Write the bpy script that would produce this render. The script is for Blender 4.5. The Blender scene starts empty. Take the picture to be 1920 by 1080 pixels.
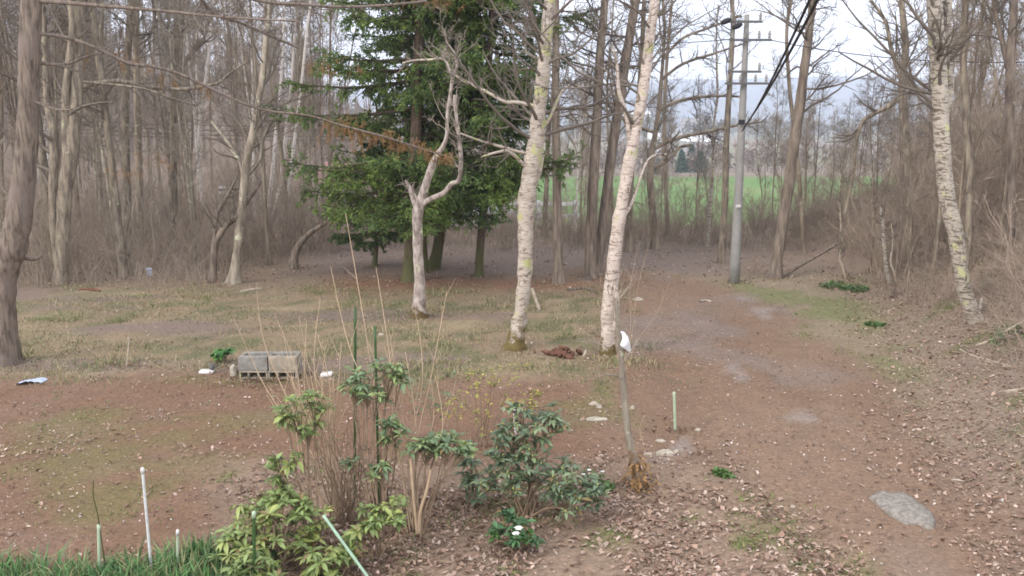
import bpy, math, random
import numpy as np
from mathutils import Vector
R_ = math.radians
rng = np.random.default_rng(7)
random.seed(7)
S = bpy.context.scene
COL = S.collection

# ------------------------------------------------------------------ camera, sky, sun, exposure
CAMH, PITCH, F = 3.4, R_(10.6), 1663.0
cam_d = bpy.data.cameras.new('camera'); cam = bpy.data.objects.new('camera', cam_d); COL.objects.link(cam)
cam.location = (0, 0, CAMH); cam.rotation_euler = (R_(90) - PITCH, 0, 0)
cam_d.sensor_width = 36.0; cam_d.lens = 36.0 * F / 1920.0
cam_d.clip_start = 0.05; cam_d.clip_end = 9000
S.camera = cam
S.render.resolution_x, S.render.resolution_y = 1024, 576
SUN_EL, SUN_AZ = R_(34), R_(232)          # azimuth clockwise from +Y: behind the camera, to the left
world = bpy.data.worlds.new("World"); S.world = world; world.use_nodes = True
nt = world.node_tree; nt.nodes.clear()
wo = nt.nodes.new('ShaderNodeOutputWorld'); bg = nt.nodes.new('ShaderNodeBackground')
sky = nt.nodes.new('ShaderNodeTexSky'); sky.sky_type = 'NISHITA'; sky.sun_disc = False
sky.sun_elevation = SUN_EL; sky.sun_rotation = SUN_AZ; sky.dust_density = 2.0; sky.air_density = 1.0
tc = nt.nodes.new('ShaderNodeTexCoord'); mp = nt.nodes.new('ShaderNodeMapping'); mp.inputs['Scale'].default_value = (1.5, 1.5, 5.0)
cn = nt.nodes.new('ShaderNodeTexNoise'); cn.inputs['Scale'].default_value = 1.6; cn.inputs['Detail'].default_value = 7; cn.inputs['Roughness'].default_value = 0.6
cr = nt.nodes.new('ShaderNodeValToRGB'); cr.color_ramp.elements[0].position = 0.36; cr.color_ramp.elements[1].position = 0.56
cr.color_ramp.elements[0].color = (0.35,) * 3 + (1,)
mx = nt.nodes.new('ShaderNodeMix'); mx.data_type = 'RGBA'
mx.inputs[7].default_value = (14.2, 14.3, 15.3, 1)     # cloud white, in the sky's own radiance units
nt.links.new(tc.outputs['Generated'], mp.inputs['Vector']); nt.links.new(mp.outputs[0], cn.inputs['Vector'])
nt.links.new(cn.outputs['Fac'], cr.inputs[0]); nt.links.new(cr.outputs[0], mx.inputs[0])
nt.links.new(sky.outputs[0], mx.inputs[6]); nt.links.new(mx.outputs[2], bg.inputs['Color'])
bg.inputs['Strength'].default_value = 0.15
nt.links.new(bg.outputs[0], wo.inputs['Surface'])
sl = bpy.data.lights.new('sun', 'SUN'); sl.energy = 1.5; sl.angle = R_(14); sl.color = (1.0, 0.93, 0.84)
so = bpy.data.objects.new('sun', sl); COL.objects.link(so)
sdir = Vector((math.sin(SUN_AZ) * math.cos(SUN_EL), math.cos(SUN_AZ) * math.cos(SUN_EL), math.sin(SUN_EL)))
so.rotation_euler = sdir.to_track_quat('Z', 'Y').to_euler(); so.location = (-10, -10, 20)
S.view_settings.view_transform = 'Standard'; S.view_settings.look = 'None'
S.view_settings.gamma = 1.0; S.view_settings.use_curve_mapping = False
S.view_settings.exposure = 0.2
S.cycles.filter_width = 1.7
S.cycles.max_bounces = 6; S.cycles.diffuse_bounces = 3; S.cycles.glossy_bounces = 2; S.cycles.transparent_max_bounces = 8
S.cycles.volume_bounces = 1

# ------------------------------------------------------------------ maths helpers
def nrm(a): return a / np.maximum(np.linalg.norm(a, axis=-1, keepdims=True), 1e-9)
def sstep(a, b, x):
    t = np.clip((np.asarray(x, float) - a) / (b - a), 0, 1); return t * t * (3 - 2 * t)
def _h(ix, iy, s):
    v = np.sin(ix * 127.1 + iy * 311.7 + s * 74.7) * 43758.5453; return v - np.floor(v)
def vnoise(x, y, s=0):
    x = np.asarray(x, float); y = np.asarray(y, float)
    ix = np.floor(x); iy = np.floor(y); fx = x - ix; fy = y - iy
    fx = fx * fx * (3 - 2 * fx); fy = fy * fy * (3 - 2 * fy)
    return ((_h(ix, iy, s) * (1 - fx) + _h(ix + 1, iy, s) * fx) * (1 - fy) + (_h(ix, iy + 1, s) * (1 - fx) + _h(ix + 1, iy + 1, s) * fx) * fy)
def fbm(x, y, s=0, o=4):
    v = 0; a = 0.5
    for k in range(o): v = v + a * vnoise(x * 2 ** k, y * 2 ** k, s + k * 13); a *= 0.5
    return v / (1 - 0.5 ** o)
def height(x, y):
    x = np.asarray(x, float); y = np.asarray(y, float)
    a = x / np.maximum(y, 4.0)
    z = 0.10 * (fbm(x * 0.35, y * 0.35, 3) - 0.5) + 0.03 * (fbm(x * 2, y * 2, 5) - 0.5)
    drop = sstep(-0.26, -0.10, a)
    z = z - 8.0 * sstep(25, 82, y) * drop
    e = x - (2.1 + 0.285 * np.minimum(y, 20)) + 0.5 * (fbm(x * .4, y * .4, 8) - .5)
    bank = 0.68 * np.where(e > 0, e * e / (e + 0.8), 0)
    z = z + np.minimum(bank, 4.2) * (1 - sstep(15, 42, y)) * sstep(-4, 6, y)
    cx = np.interp(y, [0, 6, 9, 13, 17.5, 20], [3.9, 3.5, 3.0, 3.0, 3.2, 2.5]); q = np.abs(x - cx) - .75
    z = z - 0.045 * np.exp(-(q / .22) ** 2) * (1 - sstep(17, 20, y)) * (.5 + fbm(x, y * .6, 44))
    z = z + 0.22 * (fbm(x * 0.8, y * 0.8, 9) - 0.5) * sstep(0, 2, e)
    z = z + 15.0 * sstep(60, 230, y) * (1 - sstep(-0.36, -0.10, a)) * (1 - 0.4 * sstep(300, 900, y))
    return z
def H1(x, y): return float(height(x, y))
C0 = np.array([0, 0, CAMH]); FW = np.array([0, math.cos(PITCH), -math.sin(PITCH)]); UP = np.array([0, math.sin(PITCH), math.cos(PITCH)]); RT = np.array([1., 0, 0])
def ray(px, py): return FW * F + RT * (px - 960) + UP * (540 - py)
def pt(px, py, Y):
    r = ray(px, py); return C0 + r * (Y / r[1])
def gnd(px, py):
    r = ray(px, py); t = np.linspace(4, 80, 3000); p = C0 + np.outer(t / r[1], r)
    d = p[:, 2] - height(p[:, 0], p[:, 1]); i = int(np.argmax(d < 0)); return p[i]
def wpx(w, Y): return w * (Y * 0.983 + 0.6) / F      # pixels to metres at depth Y

# ------------------------------------------------------------------ mesh helpers
class Geo:
    def __init__(s): s.v = []; s.q = []; s.t = []; s.c = []; s.n = 0
    def add(s, V, Q=None, T=None, col=None):
        V = np.asarray(V, float).reshape(-1, 3)
        if Q is not None and len(Q): s.q.append(np.asarray(Q).reshape(-1, 4) + s.n)
        if T is not None and len(T): s.t.append(np.asarray(T).reshape(-1, 3) + s.n)
        c = np.ones((len(V), 3)) if col is None else np.broadcast_to(np.asarray(col, float), (len(V), 3))
        s.v.append(V); s.c.append(c); s.n += len(V)
    def mesh(s, name, mat, origin=(0, 0, 0), smooth=True):
        V = np.concatenate(s.v) - np.asarray(origin, float)
        Q = np.concatenate(s.q) if s.q else np.zeros((0, 4), int); T = np.concatenate(s.t) if s.t else np.zeros((0, 3), int)
        me = bpy.data.meshes.new(name)
        me.vertices.add(len(V)); me.vertices.foreach_set('co', V.astype(np.float32).ravel())
        li = np.concatenate([Q.ravel(), T.ravel()]).astype(np.int32)
        me.loops.add(len(li)); me.loops.foreach_set('vertex_index', li)
        npoly = len(Q) + len(T); me.polygons.add(npoly)
        ls = np.concatenate([np.arange(len(Q)) * 4, len(Q) * 4 + np.arange(len(T)) * 3]).astype(np.int32)
        me.polygons.foreach_set('loop_start', ls)
        me.polygons.foreach_set('use_smooth', np.full(npoly, bool(smooth)))
        me.update(calc_edges=True); me.validate()
        at = me.color_attributes.new('Col', 'FLOAT_COLOR', 'POINT')
        c = np.concatenate(s.c); c4 = np.concatenate([c, np.ones((len(c), 1))], 1)
        if len(at.data) == len(c4): at.data.foreach_set('color', c4.astype(np.float32).ravel())
        me.materials.append(mat); return me
def link(name, me, parent=None, loc=(0, 0, 0), rz=0, scale=1):
    o = bpy.data.objects.new(name, me); COL.objects.link(o)
    o.parent = parent
    if parent is None:
        o.location = loc; o.rotation_euler = (0, 0, rz); o.scale = (scale,) * 3
    return o
def tag(o, label=None, cat=None, group=None, kind=None):
    if label: o['label'] = label
    if cat: o['category'] = cat
    if group: o['group'] = group
    if kind: o['kind'] = kind
    return o
def thing(name, label, cat, loc, group=None):
    o = bpy.data.objects.new(name, None); COL.objects.link(o); o.location = tuple(float(v) for v in loc); o.empty_display_size = 0.1
    return tag(o, label, cat, group)
def tubes(g, P, Rr, sides=4, col=None, cap=False):
    P = np.asarray(P, float); Rr = np.asarray(Rr, float)
    if P.ndim == 2: P = P[None]; Rr = Rr[None]
    if cap:
        P = np.concatenate([P[:, :1], P, P[:, -1:]], 1); e = Rr[:, :1] * 0.02; Rr = np.concatenate([e, Rr, e], 1)
    N, K, _ = P.shape
    T = np.empty_like(P); T[:, 1:-1] = P[:, 2:] - P[:, :-2]; T[:, 0] = P[:, 1] - P[:, 0]; T[:, -1] = P[:, -1] - P[:, -2]
    if cap: T[:, 0] = T[:, 1]; T[:, -1] = T[:, -2]
    T = nrm(T); D = nrm(P[:, -1] - P[:, 0] + 1e-6)
    ref = np.where(np.abs(D[:, 2:3]) > 0.75, np.array([[1., 0.13, 0]]), np.array([[0.05, 0.07, 1.]]))
    U = nrm(np.cross(T, ref[:, None, :])); W = np.cross(T, U)
    a = np.arange(sides) * 2 * math.pi / sides
    V = P[:, :, None, :] + Rr[:, :, None, None] * (np.cos(a)[None, None, :, None] * U[:, :, None, :] + np.sin(a)[None, None, :, None] * W[:, :, None, :])
    base = (np.arange(N) * K * sides)[:, None, None]; k = (np.arange(K - 1) * sides)[None, :, None]; s0 = np.arange(sides)[None, None, :]; s1 = (s0 + 1) % sides
    Q = np.stack([base + k + s0, base + k + s1, base + k + sides + s1, base + k + sides + s0], -1)
    if col is not None and np.ndim(col) == 2: col = np.repeat(col, K * sides, axis=0)
    g.add(V, Q=Q, col=col)
def at_t(P, t):
    K = P.shape[1]; f = np.clip(t, 0, 0.9999) * (K - 1); i = f.astype(int); w = (f - i)[..., None]
    n = np.arange(P.shape[0])[:, None]; return P[n, i] * (1 - w) + P[n, i + 1] * w, nrm(P[n, i + 1] - P[n, i])
def grow(P, Rr, n, t0, t1, ang, ln, rr, K=5, up=0.1, wig=0.25, minr=0.003, tip=0.3, taper=0.6, flat=False, r=rng):
    """n children on each parent polyline: ang (lo, hi) in degrees off the parent's line, ln (lo, hi) metres."""
    N = P.shape[0]; t = r.uniform(t0, t1, (N, n)); p, T = at_t(P, t)
    Rt = at_t(Rr[..., None].repeat(3, -1), t)[0][..., 0]
    rnd = r.normal(size=p.shape)
    if flat: rnd[..., 2] *= 0.25
    perp = nrm(rnd - (rnd * T).sum(-1, keepdims=True) * T)
    a = np.radians(r.uniform(ang[0], ang[1], (N, n)))[..., None]
    d = nrm(np.cos(a) * T + np.sin(a) * perp).reshape(-1, 3); p = p.reshape(-1, 3)
    L = (r.uniform(ln[0], ln[1], (N, n)) * (1 - taper * (t - t0) / max(t1 - t0, 1e-3))).reshape(-1)
    out = [p]
    for k in range(K - 1):
        d = nrm(d + wig * r.normal(size=d.shape) * 0.6 + np.array([0, 0, up])); p = p + d * (L / (K - 1))[:, None]; out.append(p)
    P2 = np.stack(out, 1); r0 = np.maximum(Rt.reshape(-1) * rr, minr)
    return P2, r0[:, None] * np.linspace(1, tip, K)[None, :]
def smooth_line(pts, rad, n=6):
    pts = np.asarray(pts, float); rad = np.asarray(rad, float); m = len(pts); P = []; Q = []
    for i in range(m - 1):
        p0 = pts[max(i - 1, 0)]; p1 = pts[i]; p2 = pts[i + 1]; p3 = pts[min(i + 2, m - 1)]
        for t in np.arange(n) / n:
            P.append(0.5 * (2 * p1 + (p2 - p0) * t + (2 * p0 - 5 * p1 + 4 * p2 - p3) * t * t + (-p0 + 3 * p1 - 3 * p2 + p3) * t ** 3)); Q.append(rad[i] * (1 - t) + rad[i + 1] * t)
    P.append(pts[-1]); Q.append(rad[-1]); return np.array(P), np.array(Q)
def bark_tube(g, P, Rr, sides=14, bump=0.09, seed=0, flare=0.0, col=None):
    """a tube with an uneven, knotty surface"""
    n0 = g.n; gg = Geo(); tubes(gg, P, Rr, sides); V = gg.v[0].reshape(len(P), sides, 3); c = P[:, None, :]
    k = np.arange(len(P))[:, None]; s = np.arange(sides)[None, :]
    cyc = np.cos(s * 2 * math.pi / sides); m = 1 + bump * 2 * (vnoise(k * 0.45 + seed, cyc * 2 + seed, 2) - 0.5) + bump * 0.8 * (vnoise(k * 1.7, s * 1.0 + seed, 4) - 0.5)
    if flare > 0:
        L = np.linalg.norm(P - P[0], axis=1)[:, None]; m = m + flare * np.exp(-L / 0.16) * (0.7 + 0.6 * np.abs(np.sin(s * 2 * math.pi / sides * 2.5 + seed)))
    V = c + (V - c) * m[..., None]; g.add(V, Q=gg.q[0], col=col)
def boxg(g, lo, hi, col=None, bev=0.0):
    lo = np.asarray(lo, float); hi = np.asarray(hi, float); V = []
    for z in (0, 1):
        for (a, b) in ((0, 0), (1, 0), (1, 1), (0, 1)): V.append([(lo, hi)[a][0], (lo, hi)[b][1], (lo, hi)[z][2]])
    g.add(V, Q=[[0, 3, 2, 1], [4, 5, 6, 7], [0, 1, 5, 4], [1, 2, 6, 5], [2, 3, 7, 6], [3, 0, 4, 7]], col=col)

# ------------------------------------------------------------------ materials
def new_mat(name, rough=0.85, spec=0.25):
    m = bpy.data.materials.new(name); m.use_nodes = True; t = m.node_tree; b = t.nodes['Principled BSDF']
    b.inputs['Roughness'].default_value = rough; b.inputs['Specular IOR Level'].default_value = spec; return m, t, b
def N(t, kind, **kw):
    n = t.nodes.new(kind)
    for k, v in kw.items():
        if k in n.inputs: n.inputs[k].default_value = v
        else: setattr(n, k, v)
    return n
def ramp(t, src, stops):
    r = t.nodes.new('ShaderNodeValToRGB'); e = r.color_ramp.elements
    while len(e) < len(stops): e.new(0.5)
    for i, (p, c) in enumerate(stops): e[i].position = p; e[i].color = (c, c, c, 1) if not hasattr(c, '__len__') else (*c, 1)
    t.links.new(src, r.inputs[0]); return r.outputs[0]
def mixc(t, fac, a, b, mode='MIX'):
    m = t.nodes.new('ShaderNodeMix'); m.data_type = 'RGBA'; m.blend_type = mode
    for i, v in ((0, fac), (6, a), (7, b)):
        if isinstance(v, (int, float)): m.inputs[i].default_value = v
        elif isinstance(v, tuple): m.inputs[i].default_value = (*v, 1)
        else: t.links.new(v, m.inputs[i])
    return m.outputs[2]
def noise(t, scale, detail=4, rough=0.55, mapping=None, dist=0.0):
    c = t.nodes.new('ShaderNodeTexCoord'); n = N(t, 'ShaderNodeTexNoise', Scale=scale, Detail=detail, Roughness=rough, Distortion=dist)
    if mapping:
        m = t.nodes.new('ShaderNodeMapping'); m.inputs['Scale'].default_value = mapping; t.links.new(c.outputs['Object'], m.inputs[0]); t.links.new(m.outputs[0], n.inputs[0])
    else: t.links.new(c.outputs['Object'], n.inputs[0])
    return n.outputs['Fac']
def bump(t, b, src, strength=0.5, dist=0.02):
    n = N(t, 'ShaderNodeBump', Strength=strength, Distance=dist); t.links.new(src, n.inputs['Height']); t.links.new(n.outputs[0], b.inputs['Normal'])
def bark(name, light, dark, scale=14, stretch=(1, 1, .22), lichen=None, lamt=0.5, moss=None, mossh=0.3, th=(0.38, 0.62), second=None):
    m, t, b = new_mat(name); n1 = noise(t, scale, 5, .6, stretch)
    c = mixc(t, ramp(t, n1, [(th[0], 0.0), (th[1], 1.0)]), dark, light)
    if second: c = mixc(t, ramp(t, noise(t, 2.3, 4, .6), [(.48, 0.), (.66, 1.)]), c, second)
    if lichen: c = mixc(t, ramp(t, noise(t, 5.5, 5, .62), [(lamt, 0.), (lamt + .05, 1.)]), c, lichen)
    if moss:
        tcn = t.nodes.new('ShaderNodeTexCoord'); sp = t.nodes.new('ShaderNodeSeparateXYZ'); t.links.new(tcn.outputs['Object'], sp.inputs[0])
        ad = N(t, 'ShaderNodeMath', operation='MULTIPLY_ADD'); t.links.new(noise(t, 9, 4, .6), ad.inputs[0]); ad.inputs[1].default_value = -4.0 * mossh; t.links.new(sp.outputs[2], ad.inputs[2]); a2 = N(t, 'ShaderNodeMath', operation='ADD'); t.links.new(ad.outputs[0], a2.inputs[0]); a2.inputs[1].default_value = 1.4 * mossh
        c = mixc(t, ramp(t, a2.outputs[0], [(0.0, 1.0), (max(mossh * 0.6, .02), 0.0)]), c, moss)
    t.links.new(c, b.inputs['Base Color']); bump(t, b, n1, 0.6, 0.02); return m
def birch_bark(name, white, dark, lent, lamt=0.62, lichen=(.42, .42, .2), moss=None, mossh=.35, bandp=0.57):
    m, t, b = new_mat(name, 0.7)
    bands = noise(t, 7, 6, .75, (1.0, 1.0, 4.5), .6); fine = noise(t, 26, 4, .6, (0.7, 0.7, 4.0))
    c = mixc(t, ramp(t, fine, [(.35, 0.), (.65, 1.)]), tuple(v * .72 for v in white), white)
    c = mixc(t, ramp(t, bands, [(bandp, 0.), (bandp + .07, 1.)]), c, lent)
    c = mixc(t, ramp(t, noise(t, 4.2, 5, .65), [(lamt, 0.), (lamt + .05, 1.)]), c, lichen)
    c = mixc(t, ramp(t, noise(t, 6.1, 6, .72, (1, 1, .8), 1.0), [(.57, 0.), (.62, 1.)]), c, dark)
    if moss:
        tcn = t.nodes.new('ShaderNodeTexCoord'); sp = t.nodes.new('ShaderNodeSeparateXYZ'); t.links.new(tcn.outputs['Object'], sp.inputs[0])
        ad = N(t, 'ShaderNodeMath', operation='MULTIPLY_ADD'); t.links.new(noise(t, 7, 4, .6), ad.inputs[0]); ad.inputs[1].default_value = -4.0 * mossh; t.links.new(sp.outputs[2], ad.inputs[2]); a2 = N(t, 'ShaderNodeMath', operation='ADD'); t.links.new(ad.outputs[0], a2.inputs[0]); a2.inputs[1].default_value = 1.4 * mossh
        c = mixc(t, ramp(t, a2.outputs[0], [(0.0, 1.0), (mossh * .6, 0.0)]), c, moss)
    t.links.new(c, b.inputs['Base Color']); bump(t, b, bands, 0.5, 0.015); return m
def vcol(name, rough=0.75, spec=0.25, nscale=None, namt=0.35, trans=0.0):
    m, t, b = new_mat(name, rough, spec); a = t.nodes.new('ShaderNodeVertexColor'); a.layer_name = 'Col'; c = a.outputs[0]
    if nscale: c = mixc(t, ramp(t, noise(t, nscale, 4, .6), [(.3, 0.), (.7, 1.)]), mixc(t, 1.0, c, (1 - namt,) * 3, 'MULTIPLY'), c)
    t.links.new(c, b.inputs['Base Color'])
    if trans > 0:
        tr = t.nodes.new('ShaderNodeBsdfTranslucent'); t.links.new(c, tr.inputs['Color']); ms = t.nodes.new('ShaderNodeMixShader'); ms.inputs[0].default_value = trans
        o = t.nodes['Material Output']; t.links.new(b.outputs[0], ms.inputs[1]); t.links.new(tr.outputs[0], ms.inputs[2]); t.links.new(ms.outputs[0], o.inputs['Surface'])
    return m
def plain(name, col, rough=0.6, spec=0.4, nscale=12, amt=0.75, metal=0.0):
    m, t, b = new_mat(name, rough, spec); b.inputs['Metallic'].default_value = metal
    c = mixc(t, ramp(t, noise(t, nscale, 5, .6), [(.35, 0.), (.65, 1.)]), tuple(v * amt for v in col), tuple(col)); t.links.new(c, b.inputs['Base Color']); return m

M = {}
M['bark_grey'] = bark('grey_bark', (.32, .27, .20), (.13, .105, .085), lichen=(.36, .37, .24), lamt=.64)
M['bark_brown'] = bark('brown_bark', (.25, .20, .155), (.11, .085, .07))
M['bark_wood'] = bark('woodland_bark', (.345, .285, .215), (.15, .12, .09), scale=6, lichen=(.36, .34, .25), lamt=.60)
M['bark_pale'] = bark('pale_bark', (.37, .32, .25), (.17, .14, .105), scale=8, lichen=(.46, .45, .32), lamt=.58)
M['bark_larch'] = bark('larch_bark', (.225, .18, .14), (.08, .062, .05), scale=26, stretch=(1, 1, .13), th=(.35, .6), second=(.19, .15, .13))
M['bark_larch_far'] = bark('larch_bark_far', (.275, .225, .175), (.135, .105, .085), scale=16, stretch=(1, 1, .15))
M['bark_spruce'] = bark('spruce_bark', (.17, .12, .085), (.07, .05, .04), scale=18, moss=(.10, .10, .045), mossh=.8)
M['birch'] = birch_bark('birch_bark', (.53, .46, .385), (.19, .15, .12), (.20, .16, .125), moss=(.13, .095, .03), mossh=.36, lamt=.56, bandp=.52)
M['birch_pink'] = birch_bark('pink_birch_bark', (.62, .53, .455), (.16, .12, .09), (.22, .16, .13), moss=(.12, .09, .03), mossh=.22, lamt=.62, bandp=.53)
M['birch_grey'] = birch_bark('grey_birch_bark', (.51, .455, .38), (.14, .12, .09), (.14, .11, .085), lamt=.60, lichen=(.48, .48, .25), bandp=.50)
M['birch_thin'] = birch_bark('thin_birch_bark', (.72, .66, .6), (.3, .25, .2), (.3, .25, .2), lamt=.7)
M['lichen_bark'] = bark('lichen_covered_bark', (.50, .43, .38), (.20, .16, .135), scale=11, stretch=(1, 1, .5), lichen=(.55, .54, .36), lamt=.60, moss=(.11, .075, .03), mossh=.2)
M['post_tree'] = bark('thin_green_bark', (.30, .265, .205), (.17, .14, .11), scale=14, lichen=(.44, .44, .32), lamt=.62, moss=(.17, .10, .05), mossh=.30)
M['twig'] = plain('twig', (.20, .17, .14), .9, .1, 3, .7)
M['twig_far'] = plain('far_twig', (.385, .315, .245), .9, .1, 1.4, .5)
M['twig_shrub'] = plain('shrub_twig', (.41, .335, .265), .9, .1, 3, .65)
M['twig_bank'] = plain('bank_twig', (.44, .35, .275), .9, .1, 3, .65)
M['twig_pale'] = plain('pale_twig', (.36, .31, .25), .9, .1, 4, .7)
M['twig_orange'] = plain('larch_twig', (.34, .20, .095), .9, .1, 6, .7)
M['cane'] = plain('dry_cane', (.50, .37, .25), .8, .2, 8, .75)
M['stem'] = plain('brown_stem', (.30, .215, .145), .8, .2, 10, .55)
M['needles'] = vcol('spruce_needles', .7, .2, trans=.15)
M['leaf'] = vcol('evergreen_leaf', .42, .45, nscale=9, namt=.3, trans=.12)
M['blade'] = vcol('grass_blade', .6, .3, trans=.15)
M['litter'] = vcol('dead_leaf', .8, .2, trans=.05)
M['stone'] = vcol('small_stone', .85, .2)
M['concrete'] = plain('weathered_concrete', (.46, .41, .33), .9, .15, 14, .62)
M['block'] = plain('cinder_block', (.40, .35, .275), .92, .1, 7, .55); M['block_grey'] = plain('grey_cinder_block', (.31, .295, .265), .92, .1, 9, .6)
M['pole'] = plain('pole_concrete', (.31, .30, .28), .8, .2, 5, .8)
M['black'] = plain('black_rubber', (.03, .03, .033), .6, .3)
M['steel'] = plain('dull_steel', (.13, .125, .12), .6, .4)
M['white_cloth'] = plain('white_cloth', (.82, .82, .84), .8, .2, 20, .86)
M['white_plastic'] = plain('white_plastic', (.74, .72, .68), .5, .4, 20, .75)
M['blue_plastic'] = plain('blue_white_bag', (.55, .62, .80), .4, .5, 14, .6)
M['stake_white'] = plain('white_coated_pole', (.66, .67, .66), .5, .4, 14, .7)
M['stake_pale'] = plain('pale_green_stake', (.42, .52, .36), .5, .4, 8, .8)
M['stake_mint'] = plain('mint_green_pole', (.36, .52, .38), .5, .4, 8, .8)
M['stake_green'] = plain('dark_green_stake', (.045, .10, .03), .5, .4, 8, .7)
M['stake_dark'] = plain('bent_green_cane', (.08, .09, .035), .6, .3, 8, .6)
M['wood_pale'] = plain('weathered_wood', (.50, .42, .33), .85, .2, 10, .65)
M['rotten'] = plain('rotten_wood', (.20, .10, .07), .95, .1, 18, .4)
M['rail'] = plain('white_rail', (.72, .73, .74), .5, .4, 4, .9)
M['wall_grey'] = plain('grey_wall', (.45, .43, .43), .8, .2, 2, .85)
M['wall_white'] = plain('white_wall', (.78, .77, .76), .8, .2, 2, .9)
M['roof_red'] = plain('red_roof', (.34, .18, .165), .7, .3, 2, .8)
M['roof_white'] = plain('white_roof', (.9, .9, .9), .6, .3, 2, .95)
M['roof_blue'] = plain('blue_grey_roof', (.30, .36, .48), .6, .3, 2, .8)
M['teal'] = plain('teal_sheet', (.10, .42, .36), .5, .4, 3, .7)
M['vinyl'] = plain('greenhouse_vinyl', (.50, .62, .60), .35, .5, 2, .8)
M['glass'] = plain('dark_glass', (.05, .06, .08), .15, .6)
M['petal'] = plain('white_petal', (.85, .87, .78), .6, .3)

# ------------------------------------------------------------------ ground, drive, field
def ground_masks(x, y):
    a = x / np.maximum(y, 4); nz = fbm(x * .7, y * .7, 21); nf = fbm(x * 2.6, y * 2.6, 31); n3 = fbm(x * .25, y * .25, 41)
    e = x - (2.1 + 0.285 * np.minimum(y, 20)) + 0.8 * (nz - .5)
    # drive: a corridor from the crest, bending toward the right foreground, joined by the red yard at the left
    cx = np.interp(y, [0, 6, 7.4, 9, 11, 13, 15, 17.5, 20, 22], [3.9, 3.5, 3.25, 3.0, 2.95, 3.0, 3.3, 3.2, 2.5, 1.8])
    hw = np.interp(y, [0, 6, 9, 12, 15, 18, 22], [1.3, 1.4, 1.8, 1.9, 1.7, 1.35, .9])
    dr = sstep(0.45, -0.35, np.abs(x - cx) - hw + 1.1 * (nz - .5)) * (1 - sstep(19.5, 21.5, y))
    yard = sstep(12.1, 11.2, y + 1.4 * (nz - .5)) * sstep(1.8, .8, x)
    bed = sstep(8.9, 8.1, y + .5 * (nz - .5)) * sstep(-2.7, -2.1, x + .5 * (nz - .5) + .35 * (y - 7)) * (1 - sstep(1.2, 2.4, x - .35 * (9 - y) + 1.0 * (nz - .5)))
    yard = yard * (1 - bed)
    return dict(a=a, nz=nz, nf=nf, n3=n3, e=e, drive=dr, yard=yard, bed=bed)
def L(c, r, g, b, m): return c * (1 - m[..., None]) + np.array([r, g, b]) * m[..., None]
def ground_color(x, y):
    k = ground_masks(x, y); nz, nf, n3 = k['nz'], k['nf'], k['n3']
    c = np.zeros(x.shape + (3,)) + np.array([.235, .175, .125])
    lawn = sstep(10.8, 11.8, y) * (1 - sstep(17.5, 19.5, y + 2 * (nz - .5))) * (1 - sstep(1.6, 3.2, x))
    side = (1 - k['drive']) * sstep(1.2, 3.0, x) * sstep(5, 7, y) * (1 - sstep(18, 21, y)); c = L(c, .27, .215, .145, side); c = L(c, .17, .19, .075, side * sstep(.50, .66, fbm(x * 1.3, y * 1.3, 57)) * .7)
    c = L(c, .265, .20, .13, lawn)
    c = L(c, .125, .135, .065, lawn * sstep(.50, .66, nf) * .75)
    c = L(c, .36, .29, .18, lawn * sstep(.60, .74, fbm(x * 1.1, y * 2.2, 77)) * .6)
    c = L(c, .22, .165, .135, lawn * sstep(.52, .60, fbm(x * .35 + 4, y * .9, 52)) * .9 * (x < 0))
    track = sstep(19.0, 20.4, y) * (1 - sstep(24, 27, y)) * sstep(-.28, -.2, k['a']) * (1 - sstep(.2, .4, k['a']))
    c = L(c, .215, .165, .135, track * .9)
    ned = np.exp(-((y - 18.6 + .6 * (nz - .5)) / .75) ** 2) * sstep(-.24, -.18, k['a']) * (1 - sstep(.1, .2, k['a']))
    c = L(c, .255, .135, .085, ned * .85)
    c = L(c, .205, .124, .081, k['yard']); c = L(c, .17, .15, .065, k['yard'] * sstep(.56, .70, fbm(x * .8, y * 1.3, 63)) * .7)
    c = L(c, .24, .165, .125, k['yard'] * sstep(.50, .75, fbm(x * 1.9, y * 1.9, 66)) * .35)
    c = L(c, .238, .160, .110, k['drive']); c = L(c, .20, .128, .085, k['drive'] * sstep(.45, .65, fbm(x * .6, y * .35, 70)) * .7)
    c = L(c, .255, .215, .19, k['drive'] * sstep(.52, .74, fbm(x * .9, y * .6, 71)) * .55)
    c = L(c, .33, .295, .265, k['drive'] * sstep(.73, .80, fbm(x * 1.3 + 9, y * 1.1, 73)) * .6)
    c = L(c, .265, .19, .135, k['bed']); c = L(c, .14, .155, .05, k['bed'] * sstep(.60, .74, nf) * .7)
    sh = sstep(.2, -.3, np.abs(k['drive'] - .45) - .25)
    c = L(c, .16, .165, .07, sh * sstep(.55, .70, nf) * .5 * (y > 6))
    c = L(c, .25, .185, .14, sstep(-.5, .8, k['e'])); c = L(c, .13, .15, .045, sstep(.2, 1, k['e']) * sstep(.60, .72, nf) * .75)
    c = L(c, .21, .16, .12, sstep(24, 32, y))
    fe = y + 6 * (n3 - .5); fld = sstep(74, 78, fe) * (1 - sstep(186, 192, fe)) * sstep(-.16, -.14, k['a'])
    c = L(c, .12, .215, .06, fld); c = L(c, .20, .24, .09, fld * sstep(.5, .7, fbm(x * .05, y * .03, 90)) * .6)
    c = L(c, .25, .20, .16, sstep(192, 200, y)); c = L(c, .20, .22, .12, sstep(215, 260, y) * sstep(.5, .65, fbm(x * .01, y * .01, 91)) * .6)
    return c, k, fld
NX, NY = 330, 520
u = np.linspace(-1, 1, NX); xs = 1700 * np.sinh(7.2 * u) / math.sinh(7.2)
w = np.linspace(0, 1, NY); ys = -8 + 3100 * np.sinh(6.4 * w) / math.sinh(6.4)
X, Y = np.meshgrid(xs, ys); Z = height(X, Y)
gc, gk, gf = ground_color(X, Y)
idx = np.arange(NX * NY).reshape(NY, NX)
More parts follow.
